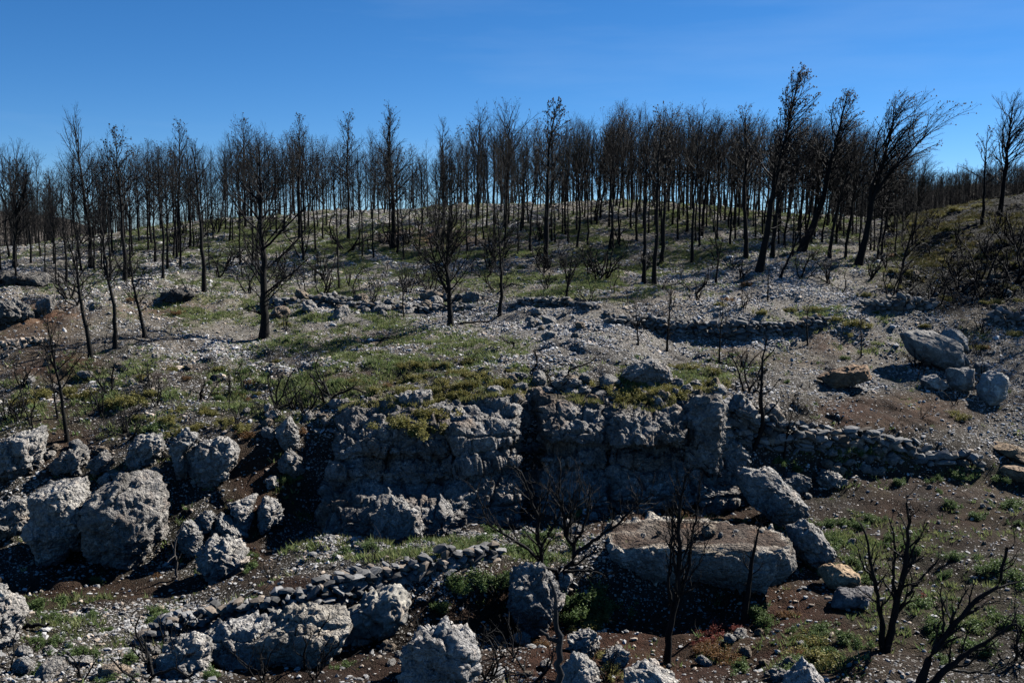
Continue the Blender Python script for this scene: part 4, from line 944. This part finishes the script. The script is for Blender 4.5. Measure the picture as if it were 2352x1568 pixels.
# medium loose rocks, individually (on the cliff lip, below the wall, on the slopes)
g = np.random.default_rng(21); lay = []
def zone(n, x0, x1, y0, y1, s0, s1, place):
    for _ in range(n):
        x = g.uniform(x0, x1); y = g.uniform(y0, y1); lay.append((x, y, g.uniform(s0, s1), place))
zone(34, 1120, 1400, 865, 930, .25, .55, 'on the cliff top')
zone(24, 1400, 1660, 885, 935, .25, .55, 'on the right cliff top')
zone(12, 760, 900, 925, 950, .25, .55, 'on the cliff top')
zone(14, 560, 760, 940, 1010, .25, .5, 'left of the cliff')
zone(12, 1180, 1460, 1180, 1260, .2, .42, 'below the cliff')
zone(14, 1500, 1860, 1440, 1560, .15, .4, 'in the bottom soil')
zone(16, 850, 1300, 1450, 1560, .15, .4, 'in the bottom soil')
zone(16, 1840, 2100, 1040, 1090, .2, .5, 'under the lower wall')
zone(26, 640, 1100, 685, 730, .35, .95, 'in the ruined wall')
zone(14, 1180, 1420, 720, 780, .25, .55, 'on the stony mound')
zone(12, 60, 560, 820, 900, .25, .55, 'on the left slope')
zone(16, 0, 500, 1490, 1565, .2, .45, 'on the bottom left slope')
zone(12, 2080, 2350, 620, 720, .3, .6, 'on the right scree')
zone(12, 1700, 2300, 1110, 1250, .12, .3, 'in the lower field')
zone(10, 0, 380, 1020, 1110, .3, .6, 'among the left boulders')
RT = []
for i in range(10):
    V, F = ICO[4]; W = V * np.array((1, .8, .7))
    gg = np.random.default_rng(70 + i)
    for _ in range(9):
        nrm = norm(gg.normal(0, 1, 3)); lim = np.abs(W @ nrm).max() * gg.uniform(.6, .88); W = W - np.clip(W @ nrm - lim, 0, None)[:, None] * nrm * .85
    W = W + norm(V) * (.13 * fbm(W * 1.7 + i * 5, 3, i) + .07 * fbm(W * 5, 2, i + 4))[:, None]
    w1, _, idv = worley(W * 2.6 + i, i); W = W + norm(V) * (.14 * np.sqrt(np.clip(1 - (w1 / .7) ** 2, 0, 1)) * idv)[:, None]
    cc = (1.15, 1.15, 1.15) if i % 4 else (1.0, .85, .7)
    RT.append(make_mesh('rock', W * .5, F, M['rock'], True, np.broadcast_to(np.array(cc), (len(W), 3))))
rmarks = [(np.mean([p[0] for p in r[0]]), np.mean([p[1] for p in r[0]]), r[1]) for r in ROCKS]
used = {}
for (x, y, s, place) in [(x_, y_, s_, 'on the flat slab boulder') for x_, y_, s_ in ((1640,1242,.42),(1600,1250,.16),(1660,1252,.2),(1560,1248,.15),(1700,1245,.2),(1740,1240,.16),(1520,1250,.14),(1690,1256,.12),(1480,1252,.17),(1760,1250,.2))] + lay:
    P = ground_px(x, y) if 'slab' not in place else np.array([float(unproj(x, y, SLAB[0] + .2)[0]), SLAB[0] + .2 + .25 * ((x * 7) % 3), SLAB[1]])
    o = obj('rock', RT[int(g.integers(0, 10))], loc=(P[0], P[1], P[2] + s * .18)); o.scale = (s * g.uniform(.9, 1.5), s * g.uniform(.8, 1.2), s * g.uniform(.8, 1.2))
    o.rotation_euler = (g.normal(0, .3), g.normal(0, .3), g.random() * 6.28)
    used.setdefault(place, []).append((x, y, s, o))
for place, L in used.items():
    L.sort(key=lambda a: a[0])
    for i, (x, y, s, o) in enumerate(L):
        sz = 'large' if s > .45 else ('small' if s < .27 else 'fist-edged')
        sz = sz.replace('fist-edged', 'middling')
        tag(o, f'{sz} loose grey rock {place}, {ORD[min(i, 48)]} counting from the left', 'rock', 'loose rocks ' + place)

# ------------------------------------------------------------------ dry stone walls
def wall(poly, hm, label, seed, size=(.09, .24), thick=.5, tan=.08, ruin=.15, dark=1.0, lean=0.):
    g_ = np.random.default_rng(seed); pts = [ground_px(x, y) for x, y in poly]; pts = np.array(pts)
    H = np.array(hm, float) if hasattr(hm, '__len__') else np.full(len(pts), hm)
    segl = np.r_[0, np.cumsum(np.linalg.norm(np.diff(pts, axis=0), axis=1))]; L = segl[-1]
    Ps, Sz, Az = [], [], []
    z = -.15; hmax = H.max()
    while z < hmax:
        ch = g_.uniform(size[0], size[0] * 1.6) * .75
        for lay_ in (0, 1):
            s = g_.random() * .2
            while s < L:
                w_ = g_.uniform(*size); hh_ = .58 * np.interp(s, segl, H) * (1 - ruin * (.5 + .5 * math.sin(s * 1.7 + seed)) * g_.random())
                if z < hh_:
                    p = np.array([np.interp(s, segl, pts[:, j]) for j in range(3)])
                    i = min(np.searchsorted(segl, s), len(segl) - 1); i = max(i, 1); dr = norm(pts[i] - pts[i - 1])
                    back = np.array((-dr[1], dr[0], 0)); back = back if back[1] > 0 else -back
                    off_ = thick * lay_ * .6 + lean * z + g_.normal(0, .06)
                    k_ = g_.uniform(.6, 1.35); Ps.append(p + back * off_ + np.array((0, 0, z + ch * .4 + g_.normal(0, ch * .25)))); Sz.append((w_ * .56 * k_, thick * .3, ch * .62 * k_)); Az.append(math.atan2(dr[1], dr[0]) + g_.normal(0, .15))
                s += w_ * .92
        z += ch * .95
    n = len(Ps); V, F = ICO[1]; Ps = np.array(Ps); Sz = np.array(Sz)
    sh = V[None] + g_.normal(0, .16, (n, len(V), 3)); mx = np.abs(sh).max(-1, keepdims=True); sh = sh / mx * .42 + sh * .58 * g_.uniform(.8, 1.2, (n, 1, 1))
    # knock corners: per-stone shear
    sh = sh * Sz[:, None] * g_.uniform(.8, 1.2, (n, 1, 3)); til = g_.normal(0, .35, n)
    x = sh[..., 0] * np.cos(til)[:, None] - sh[..., 2] * np.sin(til)[:, None]; z_ = sh[..., 0] * np.sin(til)[:, None] + sh[..., 2] * np.cos(til)[:, None]
    a = np.array(Az)[:, None]; xx = x * np.cos(a) - sh[..., 1] * np.sin(a); yy = x * np.sin(a) + sh[..., 1] * np.cos(a)
    W = np.stack([xx, yy, z_], -1) + Ps[:, None]
    Fa = (F[None] + (np.arange(n) * len(V))[:, None, None]).reshape(-1, 3)
    col_ = np.repeat(stone_cols(n, g_, .06, .22, tan) * dark, len(V), 0)
    o = obj('dry_stone_wall', make_mesh('dry_stone_wall', W.reshape(-1, 3), Fa, M['stone'], False, col_)); tag(o, label, 'stone wall'); return n
wall([(1405,745),(1440,752),(1500,762),(1580,772),(1650,778),(1720,778),(1790,770),(1850,758),(1900,745)], [.5,.8,1.05,1.15,1.15,1.1,.95,.8,.5], 'long dry stone retaining wall across the right middle slope', 1, (.14,.42), ruin=.35)
wall([(1665,960),(1700,1010),(1760,1020),(1850,1025),(1950,1035),(2050,1045),(2150,1058),(2250,1075)], [1.1,1.5,1.4,1.25,1.2,1.05,.9,.5], 'lower right dry stone wall of big blocks beyond the pillar', 2, (.16,.60), tan=.22, ruin=.45)
wall([(330,1478),(400,1462),(480,1440),(560,1422),(640,1405),(720,1395),(800,1372),(880,1345),(980,1318),(1080,1292),(1150,1275)], [.35,.6,.7,.75,.8,.8,.8,.75,.65,.5,.4], 'lower left dry stone wall climbing right toward the burnt shrub', 3, (.10,.34), tan=.2, ruin=.7)
wall([(1172,712),(1200,703),(1250,700),(1310,703),(1360,712)], [.3,.5,.55,.5,.3], 'short curved dry stone wall around the bushy burnt tree', 4, (.14,.34))
wall([(600,708),(660,705),(740,702),(800,706),(860,712),(940,715),(1000,715),(1090,712)], [.5,.7,.9,.5,.45,.35,.45,.3], 'tumbled dry stone wall along the upper centre slope', 5, (.16,.40), ruin=.6)
wall([(1985,712),(2020,716),(2070,715),(2120,710),(2150,705)], [.4,.9,1.1,.8,.4], 'rounded dry stone pile under the low tangled pine', 6, (.2,.42))
wall([(0,800),(50,796),(120,785)], [.35,.45,.3], 'short row of tan upright stones on the left terrace', 7, (.12,.25), tan=1.0, dark=2.2)
wall([(2280,735),(2320,742),(2370,752)], [.6,.8,.8], 'dark stone wall remnant at the right edge', 8, (.2,.4))

# ------------------------------------------------------------------ leafy shrubs
def leafy(seed, n, R, col0, col1, flat=.55, leaf=.028):
    g_ = np.random.default_rng(seed); k = 16
    cc = g_.normal(0, 1, (k, 3)) * np.array((R * .42, R * .42, R * flat * .35)); cc[:, 2] = np.abs(cc[:, 2]) + R * .12
    ci = g_.integers(0, k, n); p = cc[ci] + g_.normal(0, R * .11, (n, 3)) * np.array((1, 1, 1.5)); p[:, 2] = np.abs(p[:, 2])
    A = norm(g_.normal(0, 1, (n, 3))) * leaf * g_.uniform(.6, 1.5, (n, 1)); B = norm(np.cross(A, g_.normal(0, 1, (n, 3)))) * leaf * .55
    V = np.stack([p - A, p - B, p + A, p + B], 1).reshape(-1, 3); F = np.arange(len(V)).reshape(-1, 4)
    t = (g_.random(k)[ci] * .7 + g_.random(n) * .3)[:, None]; c_ = np.array(col0) * (1 - t) + np.array(col1) * t
    return make_mesh('leafy_shrub', V, F, M['leaf'], False, np.repeat(c_, 4, 0))
OL0, OL1 = (.10, .10, .025), (.25, .22, .07); GR0, GR1 = (.05, .09, .025), (.13, .18, .06); RU0, RU1 = (.10, .05, .02), (.22, .12, .05); RD0, RD1 = (.10, .02, .015), (.20, .055, .04)
LS = {'olive': [leafy(1, 2300, .5, OL0, OL1), leafy(2, 2300, .5, OL0, OL1, .4), leafy(9, 2300, .5, (.09, .09, .02), (.24, .20, .06), .35)], 'green': [leafy(3, 2300, .5, GR0, GR1), leafy(4, 2300, .5, GR0, GR1, .8)],
      'rusty': [leafy(5, 1800, .5, RU0, RU1)], 'red': [leafy(6, 1500, .5, RD0, RD1)]}
SH = []
def shr(color, place, L):
    for (x, y, r) in L: SH.append((x, y, r, color, place))
shr('olive', 'on the cliff top', [(925,975,.75),(960,990,.85),(1000,960,.8),(1040,925,.7),(985,930,.6),(1070,910,.6),(930,900,.6),(1010,885,.55),(1090,885,.5),(1130,905,.5),(1060,860,.55),(1160,900,.35),(1440,905,.6),(1480,915,.7),(1520,900,.55),(1560,910,.6),(1600,890,.5),(1400,890,.5),(1350,880,.45),(1500,945,.5),(1650,890,.4),(1640,880,.5),(860,900,.5),(820,880,.45)])
shr('olive', 'on the left slope', [(395,850,.5),(500,850,.4),(640,830,.3),(300,925,.7),(260,930,.7),(210,910,.6),(160,900,.6),(100,910,.6),(60,930,.6),(340,905,.5),(420,1000,.5),(450,985,.5),(520,970,.5),(560,985,.5),(470,945,.4),(390,965,.5),(655,745,.4),(330,870,.4)])
shr('green', 'on the left slope', [(560,905,.4),(500,920,.4),(690,885,.4),(370,1010,.4),(355,985,.5),(730,870,.3),(610,860,.3)])
shr('green', 'below the cliff', [(955,1268,.45),(920,1285,.45),(980,1250,.4),(890,1270,.4),(1030,1230,.4),(1100,1245,.5),(1130,1230,.5),(850,1255,.35),(790,1270,.35),(1170,1270,.5),(1250,1240,.5),(1240,1280,.5),(1210,1260,.5),(1330,1180,.3),(1320,1260,.4),(570,1275,.35),(580,1305,.35),(660,1100,.35)])
shr('green', 'near the bottom edge', [(75,1400,.5),(120,1420,.4),(220,1340,.4),(350,1430,.4),(360,1410,.4),(180,1500,.4),(300,1520,.35),(1330,1395,.6),(1360,1380,.6),(1400,1395,.5),(1310,1430,.5),(1090,1330,.55),(1130,1345,.5),(1160,1330,.5),(1050,1345,.5),(1000,1360,.5),(420,1540,.35),(800,1530,.3),(1010,1400,.4),(1760,1430,.45),(1740,1410,.45),(1880,1450,.45),(1945,1475,.45),(1900,1500,.4),(1700,1540,.4),(1830,1530,.5)])
shr('olive', 'near the bottom edge', [(1350,1440,.5),(1380,1420,.5),(1320,1410,.4),(1870,1480,.5),(1890,1520,.6),(1840,1480,.4),(1400,1540,.4),(1390,1510,.4)])
shr('green', 'in the lower field', [(1900,1210,.45),(1940,1205,.45),(1970,1215,.45),(1910,1245,.5),(2000,1195,.4),(2230,1440,.5),(2150,1450,.5),(2330,1330,.6),(2290,1310,.5),(2200,1280,.4),(2100,1270,.4),(2050,1240,.35),(2240,1190,.4),(2320,1160,.5),(2180,1160,.35),(1960,1290,.4),(1990,1340,.4),(2120,1390,.5),(2250,1500,.6),(2330,1440,.6),(2060,1110,.35),(2150,1100,.4),(2200,1095,.4),(2290,1100,.4),(1990,1040,.45),(1960,1035,.5),(2010,1050,.4),(1790,1060,.4),(1830,1080,.35)])
shr('olive', 'by the retaining wall', [(1590,850,.6),(1640,855,.5),(1560,845,.5),(1750,720,.5),(1810,715,.5),(1870,712,.5),(1920,735,.5),(1960,745,.6),(1990,750,.5),(1950,770,.4),(1700,740,.3),(1650,700,.4)])
shr('olive', 'on the right slope', [(2150,500,.8),(2200,485,.8),(2250,475,.7),(2100,520,.8),(2180,530,.7),(2050,560,.6),(2120,560,.6),(2300,560,.7),(2250,590,.6),(2330,610,.6),(2160,600,.5),(2040,660,.5),(1990,680,.5),(2120,750,.4),(2250,800,.5),(2330,770,.6),(2210,960,.4),(2190,950,.4)])
shr('rusty', 'on the slopes', [(1720,655,.5),(2050,590,.5),(1540,1170,.4),(1600,1160,.45),(1640,1150,.45),(1640,1180,.3),(1240,1480,.3),(2260,800,.4),(2220,830,.4),(1670,690,.4),(1880,730,.4),(360,1320,.2),(300,690,.4),(410,720,.4),(560,1000,.4),(620,950,.4),(1730,1240,.25),(1560,1180,.35),(1640,1500,.45),(1665,1515,.5)])
shr('red', 'in the bottom soil', [(1630,1460,.35),(1650,1445,.35),(1690,1440,.3),(1620,1475,.3),(1590,1250,.2),(1465,1200,.3),(2120,1380,.3)])
g = np.random.default_rng(303)
for colo, place, n, x0, x1, y0, y1, r0_, r1_ in (('olive', 'on the cliff top', 22, 880, 1190, 835, 925, .35, .65), ('olive', 'on the right cliff top', 20, 1400, 1680, 868, 925, .3, .5), ('olive', 'on the left slope', 12, 60, 620, 850, 1000, .25, .45),
        ('green', 'on the left slope', 14, 420, 1000, 780, 900, .2, .35), ('green', 'near the bottom edge', 22, 60, 700, 1380, 1560, .2, .35), ('green', 'below the cliff', 14, 640, 1250, 1190, 1290, .2, .4), ('olive', 'on the right slope', 18, 2000, 2340, 500, 700, .3, .6),
        ('rusty', 'in the bottom soil', 10, 1250, 1950, 1400, 1560, .2, .35), ('green', 'in the lower field', 12, 1850, 2340, 1100, 1560, .2, .35), ('green', 'by the retaining wall', 10, 1420, 2050, 700, 900, .2, .35), ('rusty', 'on the left slope', 10, 250, 1100, 830, 1000, .2, .35)):
    for _ in range(n): SH.append((g.uniform(x0, x1), g.uniform(y0, y1), g.uniform(r0_, r1_), colo, place))
cnt = {}
for i, (x, y, r, colo, place) in enumerate(SH):
    P = ground_px(x, y)
    # shrubs drawn over the cliff face sit on its ledges
    if 880 < x < 1010 and y > 940:
        d2 = np.abs(proj(CL)[0] - x) + np.abs(proj(CL)[1] - y); j = np.unravel_index(np.argmin(d2), d2.shape); P = CL[j]
    o = obj('leafy_shrub', LS[colo][i % len(LS[colo])], loc=(P[0], P[1], P[2] - .04)); s = r * 1.6; o.scale = (s * 1.15, s, s * .8); o.rotation_euler = (0, 0, i * 2.4)
    cnt.setdefault((colo, place), []).append((x, o))
for (colo, place), L in cnt.items():
    L.sort(key=lambda a: a[0])
    for i, (x, o) in enumerate(L):
        tag(o, f'low {colo} leafy shrub {place}, {ORD[min(i, 48)]} {colo} one from the left', 'shrub', f'{colo} leafy shrubs {place}')

# ------------------------------------------------------------------ burnt shrubs (leafless)
def burnt_shrub(seed, H, ns=5, spread=.6, n2=5, r=.03, wob=.22, mats='twig', n3=3):
    g_ = np.random.default_rng(seed); az = g_.random(ns) * 6.28; e = np.radians(90) - np.abs(g_.normal(spread, .2, ns))
    D = np.stack([np.cos(az) * np.cos(e), np.sin(az) * np.cos(e), np.sin(e)], 1); L = H * g_.uniform(.7, 1.15, ns)
    P0 = np.stack([g_.normal(0, .04, ns), g_.normal(0, .04, ns), np.full(ns, -.1)], 1)
    A = grow(P0, D, L, np.full(ns, r), 12, g_, .06, wob, (0, 0, 0), .35); parts = [tube(A[0], A[2], 6)]
    s = spawn(*A, L, n2, .2, .95, .8, .5, .6, g_, .5); B = grow(*s[:3], np.maximum(s[3], .008), 7, g_, .1, wob, (0, 0, 0), .4); parts.append(tube(B[0], B[2], 4))
    if n3:
        s = spawn(*B, s[2], n3, .2, .95, .8, .5, .6, g_, .5); Cc = grow(*s[:3], np.maximum(s[3], .005), 4, g_, .1, wob, (0, 0, 0), .5); parts.append(tube(Cc[0], Cc[2], 3))
    V, F = cat(parts); return make_mesh('burnt_shrub', V, F, M[mats], True)
# foreground burnt shrubs and trees whose limbs can be told apart
def limb_tree(base, paths, label, kind='burnt_shrub', cat_='shrub', part='stem', dens=5.5, n3=5, twig=1.0, seed=0, blen=.62, up=.07):
    P = ground_px(*base); e = bpy.data.objects.new(kind, None); C.objects.link(e); e.location = P; tag(e, label, cat_); sc = size_at(P, 1.0)
    for k, (pth, r) in enumerate(paths):
        g_ = np.random.default_rng(seed * 50 + k); d_ = g_.normal(0, .14)
        A = np.array([((x - base[0]) * sc, d_ * q_ / len(pth), -(y - base[1]) * sc) for q_, (x, y) in enumerate(pth)])
        sl = np.r_[0, np.cumsum(np.linalg.norm(np.diff(A, axis=0), axis=1))]; L = sl[-1]; m = 18; uu = np.linspace(0, L, m)
        Q = np.stack([pchip(sl, A[:, j], uu) for j in range(3)], 1)[None]
        Q[:, 1:] += g_.normal(0, .012, (1, m - 1, 3)) + .0; R_ = (r * np.linspace(1, .25, m) * (1 + .10 * g_.normal(0, 1, m)))[None]
        D = norm(np.gradient(Q, axis=1)); parts = [tube(Q, R_, 8)]; n1 = max(3, int(L * dens))
        s_ = spawn(Q, D, R_, np.array([max(.7, min(L, 1.6))]), n1, .25, 1, .7, blen, .5, g_, .35); B = grow(*s_[:3], np.maximum(s_[3], .009 * twig), 9, g_, up, .16, (0, 0, 0), .35); parts.append(tube(B[0], B[2], 5))
        if n3:
            s_ = spawn(*B, s_[2], n3, .2, 1, .7, .55, .6, g_, .4); B = grow(*s_[:3], np.maximum(s_[3], .0055 * twig), 6, g_, up + .02, .15, (0, 0, 0), .4); parts.append(tube(B[0], B[2], 4))
        V, F = cat(parts); obj(part, make_mesh(part, V, F, M['twig'], True), e)
    return e
limb_tree((1283,1358), [([(1283,1370),(1290,1311),(1320,1277),(1317,1244),(1300,1230),(1293,1177),(1280,1126),(1287,1076)],.075),([(1318,1270),(1370,1230),(1421,1193),(1454,1157),(1490,1130)],.05),
  ([(1283,1365),(1280,1311),(1246,1301),(1243,1260),(1233,1230),(1236,1193),(1220,1143),(1203,1093),(1179,1063)],.07),([(1240,1285),(1200,1250),(1169,1230),(1122,1197),(1099,1133)],.042),([(1243,1255),(1263,1210),(1282,1175),(1290,1130)],.04),
  ([(1228,1190),(1190,1150),(1179,1120)],.025),([(1317,1246),(1340,1203),(1354,1110)],.045),([(1287,1304),(1253,1337),(1220,1331),(1203,1301)],.035),([(1290,1311),(1354,1307),(1390,1318)],.04),([(1300,1230),(1310,1180),(1330,1120),(1325,1085)],.035),([(1236,1195),(1255,1140),(1262,1080)],.03)],
  'large twisted burnt shrub with knotted stems before the cliff', seed=1, n3=4)
limb_tree((2034,1494), [([(2030,1510),(2017,1394),(2004,1334),(1984,1260),(1970,1203)],.07),([(2037,1510),(2054,1394),(2067,1311),(2074,1244),(2071,1170),(2064,1147)],.095),([(2050,1411),(2091,1351),(2121,1311),(2151,1277)],.045),
  ([(2054,1378),(2047,1311),(2051,1257),(2037,1187)],.045),([(2067,1311),(2091,1257),(2118,1197)],.035),([(2004,1334),(1970,1277),(1957,1230)],.03)], 'multi-stemmed burnt tree standing on the lower right soil', 'burnt_tree', 'tree', seed=2, dens=4, n3=4, blen=.42, up=.09)
limb_tree((2100,1600), [([(2100,1610),(2141,1488),(2171,1445),(2205,1405),(2238,1364),(2285,1331),(2295,1244)],.085),([(2115,1600),(2171,1529),(2221,1482),(2272,1445),(2310,1410)],.075),([(2141,1488),(2158,1428),(2151,1378),(2144,1328)],.035),
  ([(2171,1535),(2255,1545),(2352,1522)],.03),([(2205,1405),(2240,1390),(2300,1370)],.03),([(2171,1445),(2190,1390),(2215,1340)],.035)], 'burnt tree leaning right from the lower right picture corner', 'burnt_tree', 'tree', seed=3, dens=4, n3=4, blen=.5, up=.05)
limb_tree((1533,1522), [([(1533,1535),(1538,1438),(1555,1361),(1558,1277),(1555,1177),(1568,1085)],.085),([(1548,1390),(1575,1320),(1590,1220),(1605,1100)],.04),([(1546,1400),(1535,1330),(1540,1250),(1530,1180)],.035),([(1556,1300),(1585,1230),(1625,1190)],.025),
  ([(1557,1330),(1540,1230),(1548,1120)],.03),([(1556,1350),(1600,1290),(1620,1230)],.025)], 'tall thin burnt tree full of fine twigs before the flat slab boulder', 'burnt_tree', 'tree', seed=4, dens=8, n3=4, blen=.40, twig=.7, up=.16)
limb_tree((1729,1027), [([(1729,1035),(1749,967),(1742,913),(1742,829),(1752,775)],.085),([(1742,903),(1725,880),(1722,850)],.03),([(1746,906),(1769,890),(1780,870)],.03),([(1749,957),(1775,930),(1792,900)],.035)],
  'crooked burnt tree rooted at the wall right of the rock pillar', 'burnt_tree', 'tree', seed=5, dens=2.5, n3=2, blen=.35)
BS = [burnt_shrub(30 + i, 1.0, 3 + i % 4, .35 + .12 * (i % 3), 4, .022 + .003 * (i % 3)) for i in range(8)]
BS_LONG = [burnt_shrub(50 + i, 1.0, 1 + i % 2, .25, 3, .018, .2) for i in range(4)]
bl = [(600,950,90),(635,935,110),(700,955,80),(540,980,100),(555,900,60),(760,920,120),(800,770,60),(850,700,60),(660,760,70),(700,640,60),(1000,640,40),(880,560,50),(1225,865,60),(1280,890,60),(1080,830,40),
      (1405,575,50),(1350,590,50),(1440,570,40),(240,800,60),(45,965,90),(15,970,80),(80,990,120),(285,990,80),(300,640,60),(340,650,70),(180,700,90),(160,690,70),(400,680,60),(440,690,60),(520,620,70),(560,640,90),
      (660,640,90),(730,620,70),(880,640,50),(935,560,60),(970,600,50),(1110,700,60),(1110,640,60),(1350,700,70),(1440,700,60),(1700,850,90),(1720,900,120),(1560,740,60),(1600,690,60),(1500,1160,90),(1460,1180,100),(1640,1130,130),(1570,1090,120),(1630,1290,160),
      (700,1530,130),(720,1560,80),(350,1520,100),(380,1540,150),(345,1560,160),(2160,700,120),(2130,690,80),(2210,780,60),(2190,700,70),(2330,650,120),(2300,690,80),(2240,620,70),(2340,560,90),(2120,960,40),(1860,890,40),(2200,930,60),(1460,1210,60),(500,1250,60),(640,1210,60),(490,1110,70),(380,1290,90),(1010,1520,90),(1060,1470,90),
      (1100,1490,110),(1180,1510,100),(620,1330,50),(860,1290,80),(1020,900,50),(930,870,50),(1290,620,90),(1830,1250,60),(960,1480,120),(1000,1560,160),(1060,1560,150),(1120,1560,140),(1160,1480,110),(1220,1560,120),(1390,1560,100),(30,1540,130),(180,1560,120),(600,1560,110),(1930,1560,90),(2330,1520,150),(860,1480,80),(1130,1400,120),(1900,650,80),(1700,640,60),(1640,620,60),(1840,640,70),(2000,640,70)]
g = np.random.default_rng(512)
bl += [(g.uniform(150, 1450), g.uniform(535, 690), g.uniform(40, 100)) for _ in range(64)] + [(g.uniform(1450, 2340), g.uniform(560, 900), g.uniform(35, 80)) for _ in range(26)] + [(g.uniform(2030, 2345), g.uniform(500, 700), g.uniform(50, 120)) for _ in range(30)] + [(g.uniform(0, 700), g.uniform(860, 1010), g.uniform(40, 90)) for _ in range(18)]
sel = {}
for i, (x, y, hpx) in enumerate(bl):
    P = ground_px(x, y); h = size_at(P, hpx); mesh = BS[i % 8] if i % 3 else BS_LONG[i % 4]
    o = obj('burnt_shrub', mesh, loc=P); o.scale = (h, h, h); o.rotation_euler = (0, 0, i * 1.7)
    row_ = 'on the upper slope' if y < 720 else ('on the middle slope' if y < 1000 else 'in the lower ground'); side = 'left third' if x < 784 else ('middle third' if x < 1568 else 'right third')
    sel.setdefault((row_, side), []).append((x, o))
for (row_, side), L in sel.items():
    L.sort(key=lambda a: a[0])
    for i, (x, o) in enumerate(L): tag(o, f'leafless charred shrub {row_}, {ORD[min(i, 68)]} from left in the {side}', 'shrub', 'charred shrubs ' + row_)
# twisted limbs on the cliff top, fallen branches, foreground branch
def limb(name, pts, r, label, mat='twig', sub_=3, group=None, Y=None, cat_='branch', extra=()):
    if Y is None: A = np.array([ground_px(*pts[0][:2]) for _ in pts]); Yb = A[0][1]
    else: Yb = Y
    Q = []
    for (x, y, dy_) in pts: X_, _, Z_ = unproj(x, y, Yb + dy_); Q.append((float(X_), Yb + dy_, float(Z_)))
    Q = np.array(Q); base_ = Q[0].copy(); Q = Q - base_; m = 18; tt = np.linspace(0, 1, len(Q)); g_ = np.random.default_rng(int(pts[0][0]))
    W = np.stack([pchip(tt, Q[:, j], np.linspace(0, 1, m)) for j in range(3)], 1)[None]; W[:, 1:] += g_.normal(0, r * .35, (1, m - 1, 3)); R = (r * np.linspace(1, .35, m))[None]
    D = norm(np.gradient(W, axis=1)); parts = [tube(W, R, 7)]
    if sub_:
        s = spawn(W, D, R, np.array([np.linalg.norm(Q[-1])]), sub_, .3, .95, .8, .35, .5, g_, .3); B = grow(*s[:3], np.maximum(s[3], .006), 6, g_, .05, .2, (0, 0, 0), .4); parts.append(tube(B[0], B[2], 4))
    for ex, er in extra:
        E_ = []
        for (x, y) in ex: X_, _, Z_ = unproj(x, y, Yb); E_.append((float(X_), Yb, float(Z_)))
        E_ = np.array(E_) - base_; t2 = np.linspace(0, 1, len(E_)); E2 = np.stack([pchip(t2, E_[:, j], np.linspace(0, 1, 10)) for j in range(3)], 1)[None]; E2[:, 1:-1] += g_.normal(0, er * .3, (1, 8, 3))
        parts.append(tube(E2, (er * np.linspace(1, .5, 10))[None], 7))
    V, F = cat(parts); o = obj(name, make_mesh(name, V, F, M[mat], True), loc=base_); tag(o, label, cat_, group); return o
limb('twisted_branch', [(1290,882,0),(1305,860,0),(1310,848,0),(1340,838,0),(1370,820,0)], .05, 'forked black twisted stem on the cliff top edge', sub_=2)
limb('twisted_branch', [(1222,862,0),(1232,835,0),(1232,815,0),(1225,805,0),(1260,800,0)], .045, 'hooked black stem left of the forked cliff-top stem', sub_=2)
limb('twisted_branch', [(1178,800,0),(1180,788,0),(1165,785,0),(1145,770,0)], .05, 'short black stump arm on the stony mound', sub_=1)
limb('fallen_branch', [(1040,745,0),(1080,740,-.1),(1120,738,-.2),(1150,720,.2)], .05, 'long curved low branch at the foot of the forking pine', sub_=2)
limb('fallen_branch', [(868,790,0),(885,775,0),(905,778,0),(920,770,0)], .045, 'small fallen charred branch on the middle slope', sub_=3)
limb('fallen_branch', [(0,966,0),(25,975,-.1),(60,985,-.2),(75,975,-.2)], .07, 'thick charred branch lying at the left edge', sub_=2)
limb('fallen_branch', [(330,1300,0),(350,1310,0),(375,1312,0),(400,1325,0)], .05, 'bleached grey branch at the foot of the great boulder', mat='bare', sub_=1)
limb('dead_branch', [(405,1330,0),(405,1300,0),(400,1270,-.1),(408,1230,0),(420,1200,.1)], .04, 'pale bare branched stick beside the great boulder', mat='bare', sub_=6)
limb('fallen_branch', [(40,1440,0),(70,1437,0),(110,1432,0)], .07, 'charred branch lying on brown soil at lower left', sub_=1)
limb('fallen_branch', [(670,1510,0),(690,1530,-.1),(720,1500,0),(750,1470,.1)], .035, 'grey bare branch before the large rock face', mat='bare', sub_=4)
limb('twisted_branch', [(2180,850,-.6),(2140,835,-.6),(2160,810,-.5),(2160,790,-.4)], .045, 'thin black stem curling over the great smooth boulder', sub_=1)
limb('foreground_branch', [(1288,1700,0),(1284,1540,0),(1283,1470,0),(1278,1400,0),(1266,1335,0)], .042, 'near upright grey-black branch crossing the bottom centre', mat='grey_twig', sub_=0, Y=9.0, extra=[([(1283,1472),(1262,1464),(1240,1447)], .026), ([(1277,1400),(1286,1392),(1290,1384)], .012)])
bpy.context.view_layer.update()
